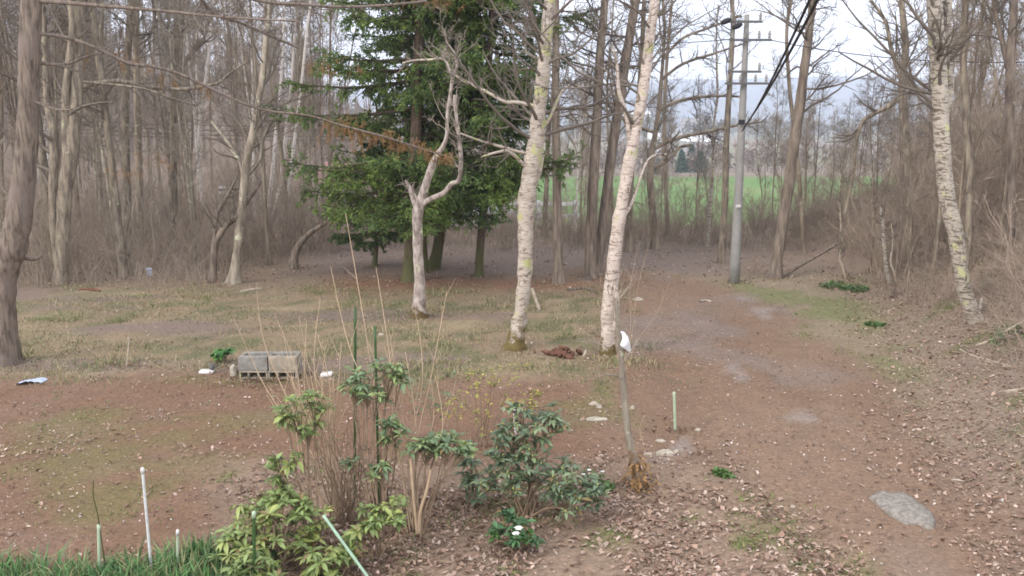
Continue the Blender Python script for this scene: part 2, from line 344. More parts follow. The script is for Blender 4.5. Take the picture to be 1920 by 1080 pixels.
Qs = np.stack([idx[:-1, :-1], idx[:-1, 1:], idx[1:, 1:], idx[1:, :-1]], -1).reshape(-1, 4)
cen = lambda a: (a[:-1, :-1] + a[1:, 1:]).reshape(-1) / 2
is_field = cen(gf) > .5; is_drive = (cen(np.maximum(gk['drive'], gk['yard'])) > .5) & ~is_field
mg, t, b = new_mat('ground', .95, .1)
a_ = t.nodes.new('ShaderNodeVertexColor'); a_.layer_name = 'Col'
n1 = noise(t, 22, 6, .7); n2 = noise(t, 3.2, 5, .6); n3_ = noise(t, 75, 3, .6)
c_ = mixc(t, ramp(t, n1, [(.33, 0.), (.67, 1.)]), mixc(t, 1.0, a_.outputs[0], (.70, .70, .72), 'MULTIPLY'), mixc(t, 1.0, a_.outputs[0], (1.22, 1.2, 1.18), 'MULTIPLY'))
c_ = mixc(t, ramp(t, n2, [(.42, 0.), (.62, .55)]), c_, mixc(t, 1.0, c_, (.80, .84, .86), 'MULTIPLY'))
c_ = mixc(t, ramp(t, n3_, [(.64, 0.), (.70, .65)]), c_, (.44, .36, .31))
t.links.new(c_, b.inputs['Base Color']); bump(t, b, n1, .7, .03); M['ground'] = mg
def sub_sheet(name, sel):
    q = Qs[sel]; us, inv = np.unique(q, return_inverse=True); g = Geo()
    V = np.stack([X, Y, Z], -1).reshape(-1, 3)[us]; g.add(V, Q=inv.reshape(-1, 4), col=gc.reshape(-1, 3)[us])
    return tag(link(name, g.mesh(name, M['ground'])), kind='structure')
sub_sheet('ground', ~(is_field | is_drive)); sub_sheet('gravel_drive', is_drive); sub_sheet('field', is_field)
# far hills beyond the valley
g = Geo(); hx = np.linspace(-2200, 2200, 160); hy = np.linspace(1250, 2700, 50); HX, HY = np.meshgrid(hx, hy)
HZ = -14 + sstep(1250, 2500, HY) * (50 + 120 * fbm(HX * .0011 + 3, HY * .0009, 15) + 30 * (fbm(HX * .006, HY * .006, 16) - .5))
i2 = np.arange(HX.size).reshape(HX.shape); g.add(np.stack([HX, HY, HZ], -1), Q=np.stack([i2[:-1, :-1], i2[:-1, 1:], i2[1:, 1:], i2[1:, :-1]], -1), col=(.19, .21, .235))  # pale blue of the distance haze is mixed into the hill colour
tag(link('hills', g.mesh('hills', vcol('haze_tinted_hill', .95, .1, nscale=.02, namt=.5))), kind='structure')

# ------------------------------------------------------------------ trees placed one by one
def px_line(pts, Y, dY=0.0):
    """pixel polyline (px, py, width) at depth Y -> world points and radii; dY bends the line in depth"""
    n = len(pts); P = []; Rr = []
    for i, p in enumerate(pts):
        yy = Y + dY * i / max(n - 1, 1); P.append(pt(p[0], p[1], yy)); Rr.append(wpx(p[2], yy) / 2)
    return np.array(P), np.array(Rr)
def crown_geo(P, Rr, n1, t0, t1, ang=(40, 75), ln=(1.2, 2.6), n2=8, n3=4, up=.08, r=rng, minr=(.010, .006, .0045), wig=.28, flat=False, l2=.42, l3=.4, stubs=None):
    g = Geo(); A, AR = grow(P[None], Rr[None], n1, t0, t1, ang, ln, .27, K=7, up=up, wig=wig, minr=minr[0], r=r, flat=flat)
    if stubs is not None: A = np.concatenate([A, stubs[0]]); AR = np.concatenate([AR, stubs[1]])
    tubes(g, A, AR, 5)
    lm = (ln[0] + ln[1]) / 2
    if n2:
        B, BR = grow(A, AR, n2, .15, 1, (30, 65), (lm * l2 * .5, lm * l2 * 1.2), .6, K=5, up=up, wig=wig * 1.2, minr=minr[1], r=r); tubes(g, B, BR, 3)
        if n3:
            D, DR = grow(B, BR, n3, .15, 1, (25, 65), (lm * l2 * l3 * .5, lm * l2 * l3 * 1.3), .7, K=4, up=up, wig=wig, minr=minr[2], r=r); tubes(g, D, DR, 3)
    return g
def hero(name, label, cat, line, mat, crown=None, top=9.5, Y=None, dY=0.0, limbs=(), flare=.35, bumpy=.09, group=None, twig='twig', sides=16, knots=0):
    if Y is None:
        base = gnd(line[0][0], line[0][1]); Y = base[1]
    P, Rr = px_line(line, Y, dY); P[0][2] = H1(P[0][0], P[0][1]) - .02
    base = P[0].copy()
    if top and P[-1][2] < top:
        d = nrm(P[-1] - P[-2]); d = nrm(d + np.array([0, 0, .6])); n = 4; q = P[-1]
        st = (top - P[-1][2]) / n
        for i in range(n):
            q = q + d * st + rng.normal(size=3) * .08 * np.array([1, 1, 0]); P = np.vstack([P, q]); Rr = np.append(Rr, Rr[len(line) - 1] * (1 - .85 * (i + 1) / n) + .01)
    P, Rr = smooth_line(P, Rr, 7); t = thing(name, label, cat, base, group)
    g = Geo(); bark_tube(g, P, Rr, sides, bumpy, seed=abs(hash(label)) % 1 + line[0][0] * .013, flare=flare)
    LP = []
    for lb in limbs:                                   # limbs drawn by hand: (pixel polyline, extra depth)
        pl, dz = lb[0], lb[1]; q, qr = px_line(pl, Y + .0, dz); 
        k = int(np.argmin(np.linalg.norm(P - q[0], axis=1))); q[0] = P[k]
        q, qr = smooth_line(q, qr, 5); bark_tube(g, q, qr, 8, bumpy, seed=dz + pl[0][0] * .1); LP.append((q, qr, lb[2] if len(lb) > 2 else {}))
    link('trunk', g.mesh('trunk', M[mat], base), t)
    g = Geo(); made = False
    if crown: g2 = crown_geo(P, Rr, **crown); g.v += g2.v; g.q += g2.q; g.c += g2.c; g.n += g2.n; made = True
    if crown:
        # several Geo chunks keep their own offsets: rebuild safely
        g = g2
    for q, qr, kw in LP:
        n = kw.get('n', 9)
        if n:
            A, AR = grow(q[None], qr[None], n, kw.get('t0', .25), 1, kw.get('ang', (30, 70)), kw.get('ln', (.3, .9)), .5, K=6, up=kw.get('up', .03), wig=.3, minr=.006); tubes(g, A, AR, 4)
            B, BR = grow(A, AR, kw.get('n2', 5), .1, 1, (25, 65), (.1, .4), .6, K=4, up=kw.get('up', .03), wig=.3, minr=.0045); tubes(g, B, BR, 3); made = True
    if made: link('crown', g.mesh('crown', M[twig], base), t)
    return t, P, Rr

W_ = dict
# --- the larch at the left edge
tl, PL, RL = hero('larch_tree', 'thick grey-brown trunk with a bulging bend, cut by the photo edge beside the red gravel', 'tree',
    [(12, 682, 51.5), (10, 620, 42.3), (6, 560, 40.5), (12, 500, 46.0), (22, 465, 51.5), (32, 425, 46.0), (40, 370, 40.5), (48, 300, 36.8), (53, 200, 35.0), (55, 100, 34.0), (59, 0, 33.1)], 'bark_larch', W_(n1=16, t0=.74, t1=.98, ang=(65, 100), ln=(1.2, 3.2), up=-.02, n2=8, n3=3), top=10.5, sides=22, flare=.12,
    limbs=[([(16, 470, 22), (-6, 445, 20), (-20, 400, 16), (-40, 300, 13)], .3, W_(n=3)),
           ([(74, 62, 7), (115, 68, 6.5), (175, 88, 6), (240, 118, 6), (290, 125, 5.5), (340, 140, 5), (400, 168, 5), (460, 195, 4.5), (510, 209, 4), (580, 217, 4), (650, 238, 4), (720, 256, 3.5), (790, 279, 3), (850, 297, 2.5)], 1.5, W_(n=22, ln=(.15, .7), t0=.1, n2=4)),
           ([(73, 115, 7), (100, 121, 6), (130, 119, 5), (165, 105, 4), (205, 98, 3)], .6, W_(n=5)),
           ([(72, 182, 4), (105, 205, 4), (135, 205, 3)], -.3, W_(n=3)),
           ([(40, 488, 7), (60, 486, 7), (78, 480, 6)], .2, W_(n=0)),
           ([(60, -30, 10), (300, -60, 8), (370, -10, 6.5), (400, 25, 6), (450, 42, 5.5), (495, 62, 5), (560, 90, 4)], 1.4, W_(n=18, ln=(.2, .8))),
           ([(60, -60, 10), (300, -50, 9), (480, 0, 6), (560, 8, 5.5), (640, 13, 5), (720, 10, 4.5), (800, 2, 4)], 2.0, W_(n=18, ln=(.2, .7))),
           ([(70, 0, 8), (300, 20, 5), (420, 32, 4), (560, 40, 3)], -.6, W_(n=10, ln=(.2, .7)))])
# hanging orange shoots of the larch limb
g = Geo()
for (x0, y0, x1, y1, dy, n) in ((600, 222, 850, 296, 1.25, 100), (130, 80, 420, 175, .5, 16)):
    Yb = PL[0][1]; q = np.array([pt(x0 + (x1 - x0) * s, y0 + (y1 - y0) * s, Yb + dy + .25 * s) for s in np.linspace(0, 1, 8)])
    A, AR = grow(q[None], np.full((1, 8), .012), n, 0, 1, (50, 110), (.12, .5), .5, K=6, up=-.30, wig=.35, minr=.006, tip=.6); tubes(g, A, AR, 3)
    B, BR = grow(A, AR, 7, .05, 1, (30, 80), (.05, .16), .8, K=4, up=-.12, wig=.4, minr=.005, tip=.7); tubes(g, B, BR, 3)
for (cx, cy, dy) in ((800, 0, 2.1), (830, 8, 2.1), (760, -5, 2.0), (590, 130, 1.3), (640, 120, 1.3), (230, 320, .9), (300, 300, 1.0)):
    q = np.array([pt(cx - 40 + 80 * s, cy - 6 + 14 * s, PL[0][1] + dy) for s in np.linspace(0, 1, 5)])
    A, AR = grow(q[None], np.full((1, 5), .008), 16, 0, 1, (40, 110), (.08, .34), .5, K=5, up=-.12, wig=.4, minr=.004); tubes(g, A, AR, 3)
    B, BR = grow(A, AR, 5, .1, 1, (30, 80), (.04, .12), .8, K=3, up=-.1, wig=.4, minr=.0035); tubes(g, B, BR, 3)
link('shoots', g.mesh('shoots', M['twig_orange'], tl.location), tl)

# --- twin oak left
hero('oak_tree', 'twin-trunk tree with yellow lichen patches and moss, right behind the thick grey trunk', 'tree',
     [(112, 528, 25.5), (118, 440, 23.8), (122, 360, 25.5), (134, 280, 25.5), (142, 190, 22.9), (144, 100, 21.2), (147, 0, 20.4)], 'bark_grey', W_(n1=20, t0=.5, t1=.98, ln=(1.5, 3.4), n2=8, n3=4), Y=18.6, top=11, flare=.15,
     limbs=[([(104, 520, 18), (100, 400, 17), (101, 260, 15), (90, 200, 13), (84, 100, 11), (80, -20, 9)], .3, W_(n=10, ln=(.6, 1.4))),
            ([(126, 330, 16), (123, 230, 15), (124, 160, 13), (135, 60, 12), (128, -30, 10)], -.3, W_(n=8, ln=(.6, 1.4))),
            ([(155, 168, 10), (180, 156, 9), (215, 152, 8), (245, 155, 7), (285, 164, 6), (345, 167, 6), (385, 161, 6), (410, 155, 5), (430, 138, 4), (465, 115, 3)], 1.5, W_(n=16, ln=(.3, 1.0))),
            ([(157, 40, 9), (165, 22, 8), (178, 5, 7), (200, -25, 5)], .5, W_(n=8, ln=(.5, 1.2))),
            ([(215, 156, 5), (262, 165, 4.5), (320, 184, 4), (370, 198, 3.5)], 1.0, W_(n=7, ln=(.2, .8)))])
# --- pale lichen tree at the wood's edge, with the dark hollow root
hero('bare_tree', 'pale lichen-speckled bare tree with dark hollow at its root, at the clearing edge', 'tree',
     [(437, 532, 20.4), (443, 490, 17.0), (450, 430, 16.1), (457, 360, 15.3), (463, 300, 14.4), (474, 250, 12.8), (485, 190, 11.9), (494, 130, 11.0), (500, 60, 9.3), (508, 0, 8.5)], 'bark_pale', W_(n1=34, t0=.3, t1=.98, ang=(35, 70), ln=(.8, 2.2), n2=8, n3=4), top=10, flare=.7,
     limbs=[([(462, 345, 9), (452, 310, 8), (430, 272, 6), (410, 245, 5), (396, 228, 4)], .4, W_(n=6)),
            ([(460, 330, 8), (486, 300, 7), (492, 262, 5), (505, 235, 4), (525, 215, 3)], .3, W_(n=6))])
hero('bare_tree', 'dark slim leaning stems just to the left of the pale lichen-speckled tree', 'tree',
     [(398, 528, 14), (402, 470, 12), (412, 440, 12), (428, 420, 10), (445, 405, 8), (470, 370, 6), (490, 340, 4)], 'bark_brown', W_(n1=14, t0=.3, t1=.98, ln=(.5, 1.2), n2=6, n3=3), top=0, Y=18.9,
     limbs=[([(400, 500, 9), (403, 440, 8), (408, 400, 7), (425, 370, 6), (440, 340, 4)], .2, W_(n=8, ln=(.3, .9)))])
hero('leaning_tree', 'mossy brown trunk leaning right toward the spruce foliage at the wood edge', 'tree',
     [(549, 500, 18), (552, 480, 15), (562, 458, 12), (580, 438, 10), (600, 425, 8), (618, 412, 6), (632, 395, 4)], 'bark_brown', W_(n1=10, t0=.4, t1=.98, ln=(.3, .9), n2=5, n3=3), top=0, Y=20.5,
     limbs=[([(553, 478, 9), (560, 462, 8), (566, 450, 6)], .1, W_(n=0))])
BARE = W_(n1=26, t0=.42, t1=.98, ang=(40, 75), ln=(1.0, 2.4), n2=8, n3=4)
hero('bare_tree', 'grey mossy trunk standing between the twin-trunk tree and the pale tree', 'tree', [(236, 500, 17), (238, 400, 16), (236, 300, 15), (235, 180, 14), (240, 90, 13), (246, 0, 12)], 'bark_grey', BARE, Y=22.5, top=12)
hero('bare_tree', 'darker mossy trunk close beside the grey mossy trunk in the left wood', 'tree', [(264, 498, 14), (262, 400, 13), (260, 300, 14), (258, 200, 13), (256, 100, 12), (256, 0, 11)], 'bark_wood', BARE, Y=24, top=12)
hero('bare_tree', 'straight lichen-spotted trunk crossed by the long arching limb in the left wood', 'tree', [(322, 500, 15), (325, 400, 14), (326, 300, 14), (327, 200, 14), (330, 100, 13), (333, 0, 12)], 'bark_grey', BARE, Y=23.5, top=12,
     limbs=[([(333, 132, 9), (346, 118, 8), (362, 95, 7), (380, 75, 6), (388, 55, 5), (392, 20, 4)], .3, W_(n=8, ln=(.4, 1)))])
hero('birch_tree', 'thin white birch with a kinked bright stem deep in the left wood', 'tree', [(372, 380, 6), (373, 300, 7), (374, 240, 7), (380, 200, 6), (386, 150, 6), (391, 105, 5), (398, 40, 4)], 'birch_thin', W_(n1=16, t0=.5, t1=.98, ln=(.6, 1.5), n2=6, n3=3), Y=34, top=12)
hero('birch_tree', 'first slim white birch of the trio left of the spruces', 'tree', [(500, 420, 7), (507, 360, 7), (513, 300, 6.5), (520, 220, 6), (527, 150, 5), (532, 60, 4)], 'birch_thin', W_(n1=16, t0=.5, t1=.98, ln=(.6, 1.5), n2=6, n3=3), Y=30, top=11)
hero('birch_tree', 'middle slim white birch of the trio left of the spruces, leaning right', 'tree', [(512, 420, 6), (523, 360, 6), (532, 290, 6), (539, 220, 5.5), (546, 160, 5), (553, 60, 4)], 'birch_thin', W_(n1=16, t0=.5, t1=.98, ln=(.6, 1.5), n2=6, n3=3), Y=32, top=11)
hero('birch_tree', 'slim white birch of the trio that stands nearest the spruce branches', 'tree', [(530, 430, 6), (540, 360, 6), (548, 300, 5.5), (556, 230, 5), (565, 160, 5), (575, 60, 4)], 'birch_thin', W_(n1=16, t0=.5, t1=.98, ln=(.6, 1.5), n2=6, n3=3), Y=31, top=11)

# --- foreground lichen tree, two birches
hero('lichen_tree', 'small forked lichen-covered tree in front of the spruces, limb kinked like an elbow', 'tree',
     [(786, 596, 26), (786, 570, 21), (787, 530, 20), (784, 480, 19), (783, 430, 18), (783, 400, 20), (790, 375, 17), (799, 345, 15), (808, 318, 14), (816, 296, 11), (832, 272, 8), (838, 250, 6.5), (839, 215, 6), (844, 180, 6), (849, 145, 6), (856, 125, 5), (851, 100, 4), (838, 78, 3), (833, 55, 2)], 'lichen_bark', W_(n1=20, t0=.55, t1=.99, ang=(35, 80), ln=(.3, 1.1), n2=6, n3=3, minr=(.007, .005, .004)), top=0, flare=.5,
     limbs=[([(784, 385, 13), (806, 374, 11), (832, 362, 10), (846, 345, 9), (860, 338, 8.5), (864, 310, 8), (863, 278, 7.5), (858, 235, 6.5), (854, 205, 6), (852, 178, 5)], -.4, W_(n=10, t0=.5, ln=(.3, .8), up=.02)),
            ([(782, 395, 12), (775, 372, 11), (768, 352, 8), (760, 338, 4)], .1, W_(n=4, ln=(.1, .3))),
            ([(778, 378, 6), (776, 362, 5), (774, 345, 3)], -.1, W_(n=0)),
            ([(849, 148, 5), (842, 125, 5), (830, 111, 4.5), (805, 112, 4), (778, 113, 3.5), (755, 118, 3)], .3, W_(n=10, t0=.2, ln=(.2, .6)))], twig='twig_pale')
hero('birch_tree', 'large flaking birch with an orange-mossy foot in the lawn, right of the spruces', 'tree',
     [(966, 654, 33.6), (968, 630, 28.6), (976, 590, 26.0), (983, 530, 26.0), (985, 470, 26.9), (986, 420, 27.7), (988, 370, 31.9), (995, 320, 30.2), (1004, 270, 26.9), (1011, 210, 25.2), (1018, 140, 23.5), (1024, 70, 21.8), (1031, 0, 21.0)], 'birch', W_(n1=30, t0=.5, t1=.98, ang=(45, 80), ln=(1.0, 2.6), n2=8, n3=4), top=10, flare=.45, sides=26, bumpy=.16,
     limbs=[([(992, 200, 7), (970, 192, 6.5), (947, 191, 6), (925, 179, 6), (893, 162, 5.5), (870, 152, 5), (855, 141, 4)], .2, W_(n=10, t0=.2, ln=(.2, .7))),
            ([(988, 318, 9), (977, 304, 7), (965, 292, 6), (950, 283, 5.5), (935, 285, 4.5), (915, 290, 4), (902, 295, 3)], -.5, W_(n=8, t0=.3, ln=(.2, .7))),
            ([(945, 283, 5), (928, 272, 5), (915, 268, 5), (895, 262, 4), (863, 250, 3)], -.3, W_(n=8, t0=.3, ln=(.2, .6))),
            ([(1014, 250, 8), (1028, 225, 7), (1042, 195, 6), (1055, 170, 5), (1068, 160, 3)], .3, W_(n=8, ln=(.3, .7))),
            ([(985, 385, 12), (999, 350, 13), (1010, 320, 12), (1016, 290, 9)], .12, W_(n=0))])
hero('birch_tree', 'pinkish-white birch leaning right, between the lawn and the drive', 'tree',
     [(1140, 664, 26.2), (1139, 620, 23.8), (1140, 580, 25.4), (1147, 530, 25.4), (1152, 480, 24.6), (1160, 420, 23.0), (1172, 350, 23.0), (1181, 300, 22.1), (1190, 250, 20.5), (1201, 200, 18.9), (1210, 140, 18.0), (1219, 70, 17.2), (1227, 0, 16.4)], 'birch_pink', W_(n1=30, t0=.5, t1=.98, ang=(45, 80), ln=(1.0, 2.6), n2=8, n3=4), top=10, flare=.3, sides=24, bumpy=.13,
     limbs=[([(1188, 245, 9), (1181, 262, 8), (1176, 225, 8), (1168, 195, 8), (1160, 170, 7), (1158, 130, 5), (1150, 90, 4)], -.2, W_(n=8, ln=(.2, .6))),
            ([(1156, 640, 12), (1155, 600, 13), (1156, 560, 11), (1153, 530, 6)], -.12, W_(n=0)),
            ([(1160, 420, 7), (1185, 380, 5), (1215, 300, 4), (1250, 290, 3)], .6, W_(n=6, ln=(.2, .6)))])
hero('young_tree', 'thin greenish young trunk with an orange-mossy foot and the white cloth on it', 'tree',
     [(1200, 912, 23.0), (1193, 880, 16.6), (1184, 845, 13.7), (1176, 800, 13.0), (1171, 750, 12.2), (1167, 700, 11.5), (1163, 650, 10.8), (1158, 600, 8.6), (1154, 560, 6.5)], 'post_tree', W_(n1=7, t0=.55, t1=.99, ang=(40, 80), ln=(.3, .9), n2=3, n3=2, minr=(.004, .003, .0025)), top=0, flare=.55, bumpy=.12, twig='twig_pale')

ty = bpy.data.objects['young_tree']; rq = np.random.default_rng(3); bt = np.array(ty.location); g = Geo(); m = 170; hh = rq.uniform(0, 1, m) ** 1.3; ra = .05 + .16 * (1 - hh); aq = rq.uniform(0, 6.28, m); Pq = np.stack([bt[0] + np.cos(aq) * ra * rq.uniform(.4, 1, m) - .04 * hh, bt[1] + np.sin(aq) * ra * .8, bt[2] + .02 + hh * .30], 1); Dq = nrm(np.stack([np.cos(aq), np.sin(aq), rq.normal(0, .6, m)], 1)); young_leaf_args = (Pq, Dq, .05 * rq.uniform(.5, 1.2, m), .016 * rq.uniform(.6, 1.2, m), np.array([[.27, .16, .07]]) * rq.uniform(.55, 1.3, (m, 1)))

# --- larches and trunks behind the lawn
LF = W_(n1=34, t0=.34, t1=.99, ang=(60, 100), ln=(.8, 2.0), n2=7, n3=3, up=.02)
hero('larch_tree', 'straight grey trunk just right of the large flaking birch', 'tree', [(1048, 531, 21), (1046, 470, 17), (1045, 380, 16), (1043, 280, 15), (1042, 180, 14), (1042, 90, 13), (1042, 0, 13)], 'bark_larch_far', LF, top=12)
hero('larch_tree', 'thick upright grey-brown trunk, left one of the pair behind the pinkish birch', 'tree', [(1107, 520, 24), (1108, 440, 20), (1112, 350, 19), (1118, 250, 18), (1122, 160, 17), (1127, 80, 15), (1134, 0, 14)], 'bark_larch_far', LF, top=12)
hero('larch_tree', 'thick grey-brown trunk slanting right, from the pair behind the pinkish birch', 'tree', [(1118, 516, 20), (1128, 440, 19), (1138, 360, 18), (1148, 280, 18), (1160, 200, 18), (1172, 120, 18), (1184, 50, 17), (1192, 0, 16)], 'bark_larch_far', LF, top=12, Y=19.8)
hero('bare_tree', 'greyish slim trunk in the shade directly behind the pinkish birch', 'tree', [(1178, 478, 15), (1180, 400, 13), (1184, 320, 12), (1195, 220, 10), (1202, 120, 9), (1207, 20, 8)], 'bark_wood', BARE, Y=23.5, top=11)
hero('bare_tree', 'mid-grey trunk between the large birch and the straight grey trunk, farther back', 'tree', [(1020, 460, 11), (1022, 400, 10), (1025, 340, 9), (1028, 250, 9)], 'bark_wood', BARE, Y=27, top=11)
hero('bare_tree', 'tall straight trunk far behind, second right of the pinkish birch', 'tree', [(1252, 470, 9), (1250, 400, 8), (1248, 330, 7), (1246, 200, 6)], 'bark_wood', W_(n1=30, t0=.3, t1=.99, ang=(50, 85), ln=(.8, 2.6), n2=6, n3=3, up=.03), Y=27, top=10)
hero('bare_tree', 'wide-limbed bare tree whose long limbs cross the sky left of the pole', 'tree', [(1228, 480, 15), (1224, 400, 13), (1219, 340, 13), (1222, 290, 11), (1232, 230, 9), (1240, 150, 7), (1246, 60, 5)], 'bark_wood', W_(n1=20, t0=.3, t1=.99, ang=(50, 85), ln=(.8, 2.4), n2=6, n3=3, up=.03), Y=24, top=8,
     limbs=[([(1219, 320, 9), (1240, 308, 8), (1262, 290, 7), (1275, 276, 6), (1295, 272, 4)], .5, W_(n=5)),
            ([(1220, 285, 8), (1260, 262, 7), (1320, 248, 6), (1380, 235, 5), (1430, 228, 3)], .8, W_(n=14, ln=(.3, 1.1), n2=6)),
            ([(1230, 210, 7), (1270, 190, 6), (1330, 180, 5), (1400, 182, 3)], .4, W_(n=14, ln=(.3, 1.1), n2=6)),
            ([(1234, 150, 6), (1280, 120, 5), (1340, 100, 4), (1400, 80, 3)], -.4, W_(n=14, ln=(.3, 1.1), n2=6)),
            ([(1238, 110, 6), (1280, 72, 5), (1330, 52, 4), (1390, 30, 3)], .9, W_(n=14, ln=(.3, 1.1), n2=6)),
            ([(1222, 250, 7), (1180, 230, 6), (1130, 190, 5), (1060, 150, 4)], .6, W_(n=12, ln=(.3, 1.1), n2=6))])
hero('leaning_tree', 'thick grey-brown trunk leaning right, right of the concrete pole', 'tree', [(1453, 522, 24), (1458, 480, 20), (1468, 420, 20), (1478, 350, 20), (1486, 290, 20), (1498, 210, 18), (1508, 130, 16), (1517, 60, 14), (1524, 0, 13)], 'bark_larch_far', W_(n1=30, t0=.4, t1=.98, ang=(55, 95), ln=(.9, 2.3), n2=7, n3=3), Y=19.3, top=11)
hero('bare_tree', 'brownish trunk close to the left side of the concrete pole', 'tree', [(1352, 495, 13), (1356, 430, 12), (1360, 350, 12), (1362, 260, 11), (1368, 160, 10), (1374, 60, 8)], 'bark_grey', W_(n1=26, t0=.4, t1=.98, ang=(35, 70), ln=(.8, 1.8), n2=7, n3=3), Y=21.5, top=9)
hero('birch_tree', 'thin pale speckled stem with the field seen behind it, left of the pole', 'tree', [(1326, 466, 7), (1329, 420, 6), (1333, 370, 6), (1337, 320, 5), (1338, 240, 4)], 'birch_grey', W_(n1=20, t0=.4, t1=.98, ang=(30, 60), ln=(.5, 1.3), n2=6, n3=3), Y=24.5, top=6.5)
hero('bare_tree', 'slim bare tree rising against white sky, right of the leaning trunk', 'tree', [(1508, 470, 8), (1502, 380, 8), (1490, 250, 8), (1480, 160, 7), (1475, 60, 6)], 'bark_wood', BARE, Y=23, top=9)
hero('bare_tree', 'tall bare tree with a crook where its big limb bends left, right woods', 'tree', [(1708, 500, 13), (1704, 420, 13), (1700, 340, 14), (1698, 260, 14), (1694, 200, 16), (1692, 150, 14), (1698, 90, 12), (1690, 0, 10)], 'bark_grey', BARE, Y=18.5, top=10,
     limbs=[([(1690, 180, 10), (1665, 200, 9), (1640, 212, 8), (1618, 228, 8), (1606, 262, 7), (1600, 320, 6), (1585, 400, 6)], .2, W_(n=10, ln=(.4, 1), up=.1)),
            ([(1690, 150, 9), (1672, 95, 8), (1660, 40, 6), (1632, 0, 5)], .3, W_(n=10, ln=(.4, 1)))])
hero('birch_tree', 'grey-white birch curving up from the bank at the right', 'tree',
     [(1832, 602, 27.0), (1818, 572, 25.2), (1806, 530, 25.2), (1798, 480, 25.2), (1790, 430, 27.0), (1780, 390, 28.8), (1772, 340, 27.0), (1767, 280, 27.9), (1764, 210, 27.9), (1760, 140, 28.8), (1757, 70, 27.0), (1752, 0, 25.2)], 'birch_grey', W_(n1=26, t0=.5, t1=.98, ang=(40, 75), ln=(1.0, 2.4), n2=8, n3=4), top=10, flare=.25, sides=20,
     limbs=[([(1784, 240, 14), (1780, 170, 15), (1777, 100, 15), (1776, 40, 14), (1782, -30, 12)], .15, W_(n=5)),
            ([(1788, 410, 7), (1800, 430, 6), (1816, 452, 4)], .2, W_(n=2)),
            ([(1822, 585, 9), (1836, 578, 8), (1841, 558, 5)], .0, W_(n=0))])
hero('bare_tree', 'dark trunk pair-mate left in the thicket right of the grey-white birch', 'tree', [(1822, 430, 13), (1818, 330, 13), (1812, 220, 13), (1806, 110, 12), (1810, 0, 11)], 'bark_grey', BARE, Y=15.8, top=9)
hero('bare_tree', 'dark forked trunk nearest the right edge of the photo', 'tree', [(1898, 440, 15), (1896, 330, 14), (1892, 220, 14), (1893, 120, 13), (1902, 0, 11)], 'bark_brown', BARE, Y=15.2, top=9,
     limbs=[([(1893, 130, 10), (1880, 80, 9), (1868, 30, 8), (1862, -30, 6)], .3, W_(n=10, ln=(.4, 1)))])
hero('sapling', 'pale crooked sapling on the bank, left of the grey-white birch', 'sapling', [(1668, 530, 9), (1662, 500, 8), (1658, 460, 8), (1655, 420, 7), (1652, 388, 6)], 'birch_grey', W_(n1=8, t0=.5, t1=.99, ln=(.2, .7), n2=4, n3=2), top=0, flare=.1)
hero('sapling', 'very thin pale sapling close to the right of the pale crooked sapling', 'sapling', [(1682, 532, 4), (1676, 510, 4), (1670, 490, 4), (1674, 455, 3.5), (1672, 420, 3)], 'wood_pale', W_(n1=8, t0=.4, t1=.99, ln=(.2, .6), n2=3, n3=2), top=0, flare=.1, sides=6)
hero('sapling', 'thin pale sapling with a bent knee above the small green clumps', 'sapling', [(1586, 522, 4.5), (1580, 500, 4.5), (1575, 485, 4), (1578, 450, 4), (1574, 380, 3)], 'wood_pale', W_(n1=10, t0=.4, t1=.99, ln=(.2, .7), n2=4, n3=2), top=0, flare=.1, sides=6)

# ------------------------------------------------------------------ spruces
def needles_on(g, A, AR, ntw, seed, dens=14, size=(.05, .11), tl=(.35, .75), tone=(.15, .225, .055), tint=(.25, .30, .07), dark=(.085, .14, .055)):
    r = np.random.default_rng(seed)
    Tw, TR = grow(A, AR, ntw, .10, 1.0, (35, 70), tl, .5, K=6, up=-.10, wig=.18, minr=.004, flat=True, taper=.45, r=r); tubes(g, Tw, TR, 3, col=(.10, .075, .05))
    T2, T2R = grow(Tw, TR, 4, .1, 1.0, (30, 60), (tl[0] * .3, tl[1] * .4), .6, K=4, up=-.12, wig=.2, minr=.003, flat=True, r=r)
    allT = [Tw, T2, A]
    for q in allT:
        n = q.shape[0]; k = dens if q is Tw else (dens // 2 + 1 if q is T2 else 110)
        t = r.uniform(.0 if q is not A else .28, 1, (n, k)); p, T = at_t(q, t); p = p.reshape(-1, 3); T = T.reshape(-1, 3)
        side = r.normal(size=p.shape); side[:, 2] *= .35; side[:, 2] -= .12; d = nrm(T * 1.2 + nrm(side)); L_ = r.uniform(size[0], size[1], len(p))[:, None]; wv = nrm(np.cross(d, r.normal(size=p.shape) * .6 + [0, 0, 1])) * r.uniform(.010, .020, len(p))[:, None]
        V = np.stack([p - wv * .4, p + d * L_ * .5 - wv, p + d * L_, p + d * L_ * .5 + wv], 1)
        cl = fbm(p[:, 0] * 1.6 + p[:, 2] * .7, p[:, 2] * 1.6 + p[:, 1], seed, 3); cl = np.clip((cl - .3) * 2.4, 0, 1)[:, None]; rr = r.uniform(0, 1, (len(p), 1))
        c = np.array(dark) * (1 - cl) + np.array(tone) * cl; c = c * (1 - .45 * (rr > .72)) + np.array(tint) * (.45 * (rr > .72)); c = np.repeat(c, 4, 0)
        i = np.arange(len(p))[:, None] * 4 + np.arange(4)[None]; g.add(V, Q=i, col=c)
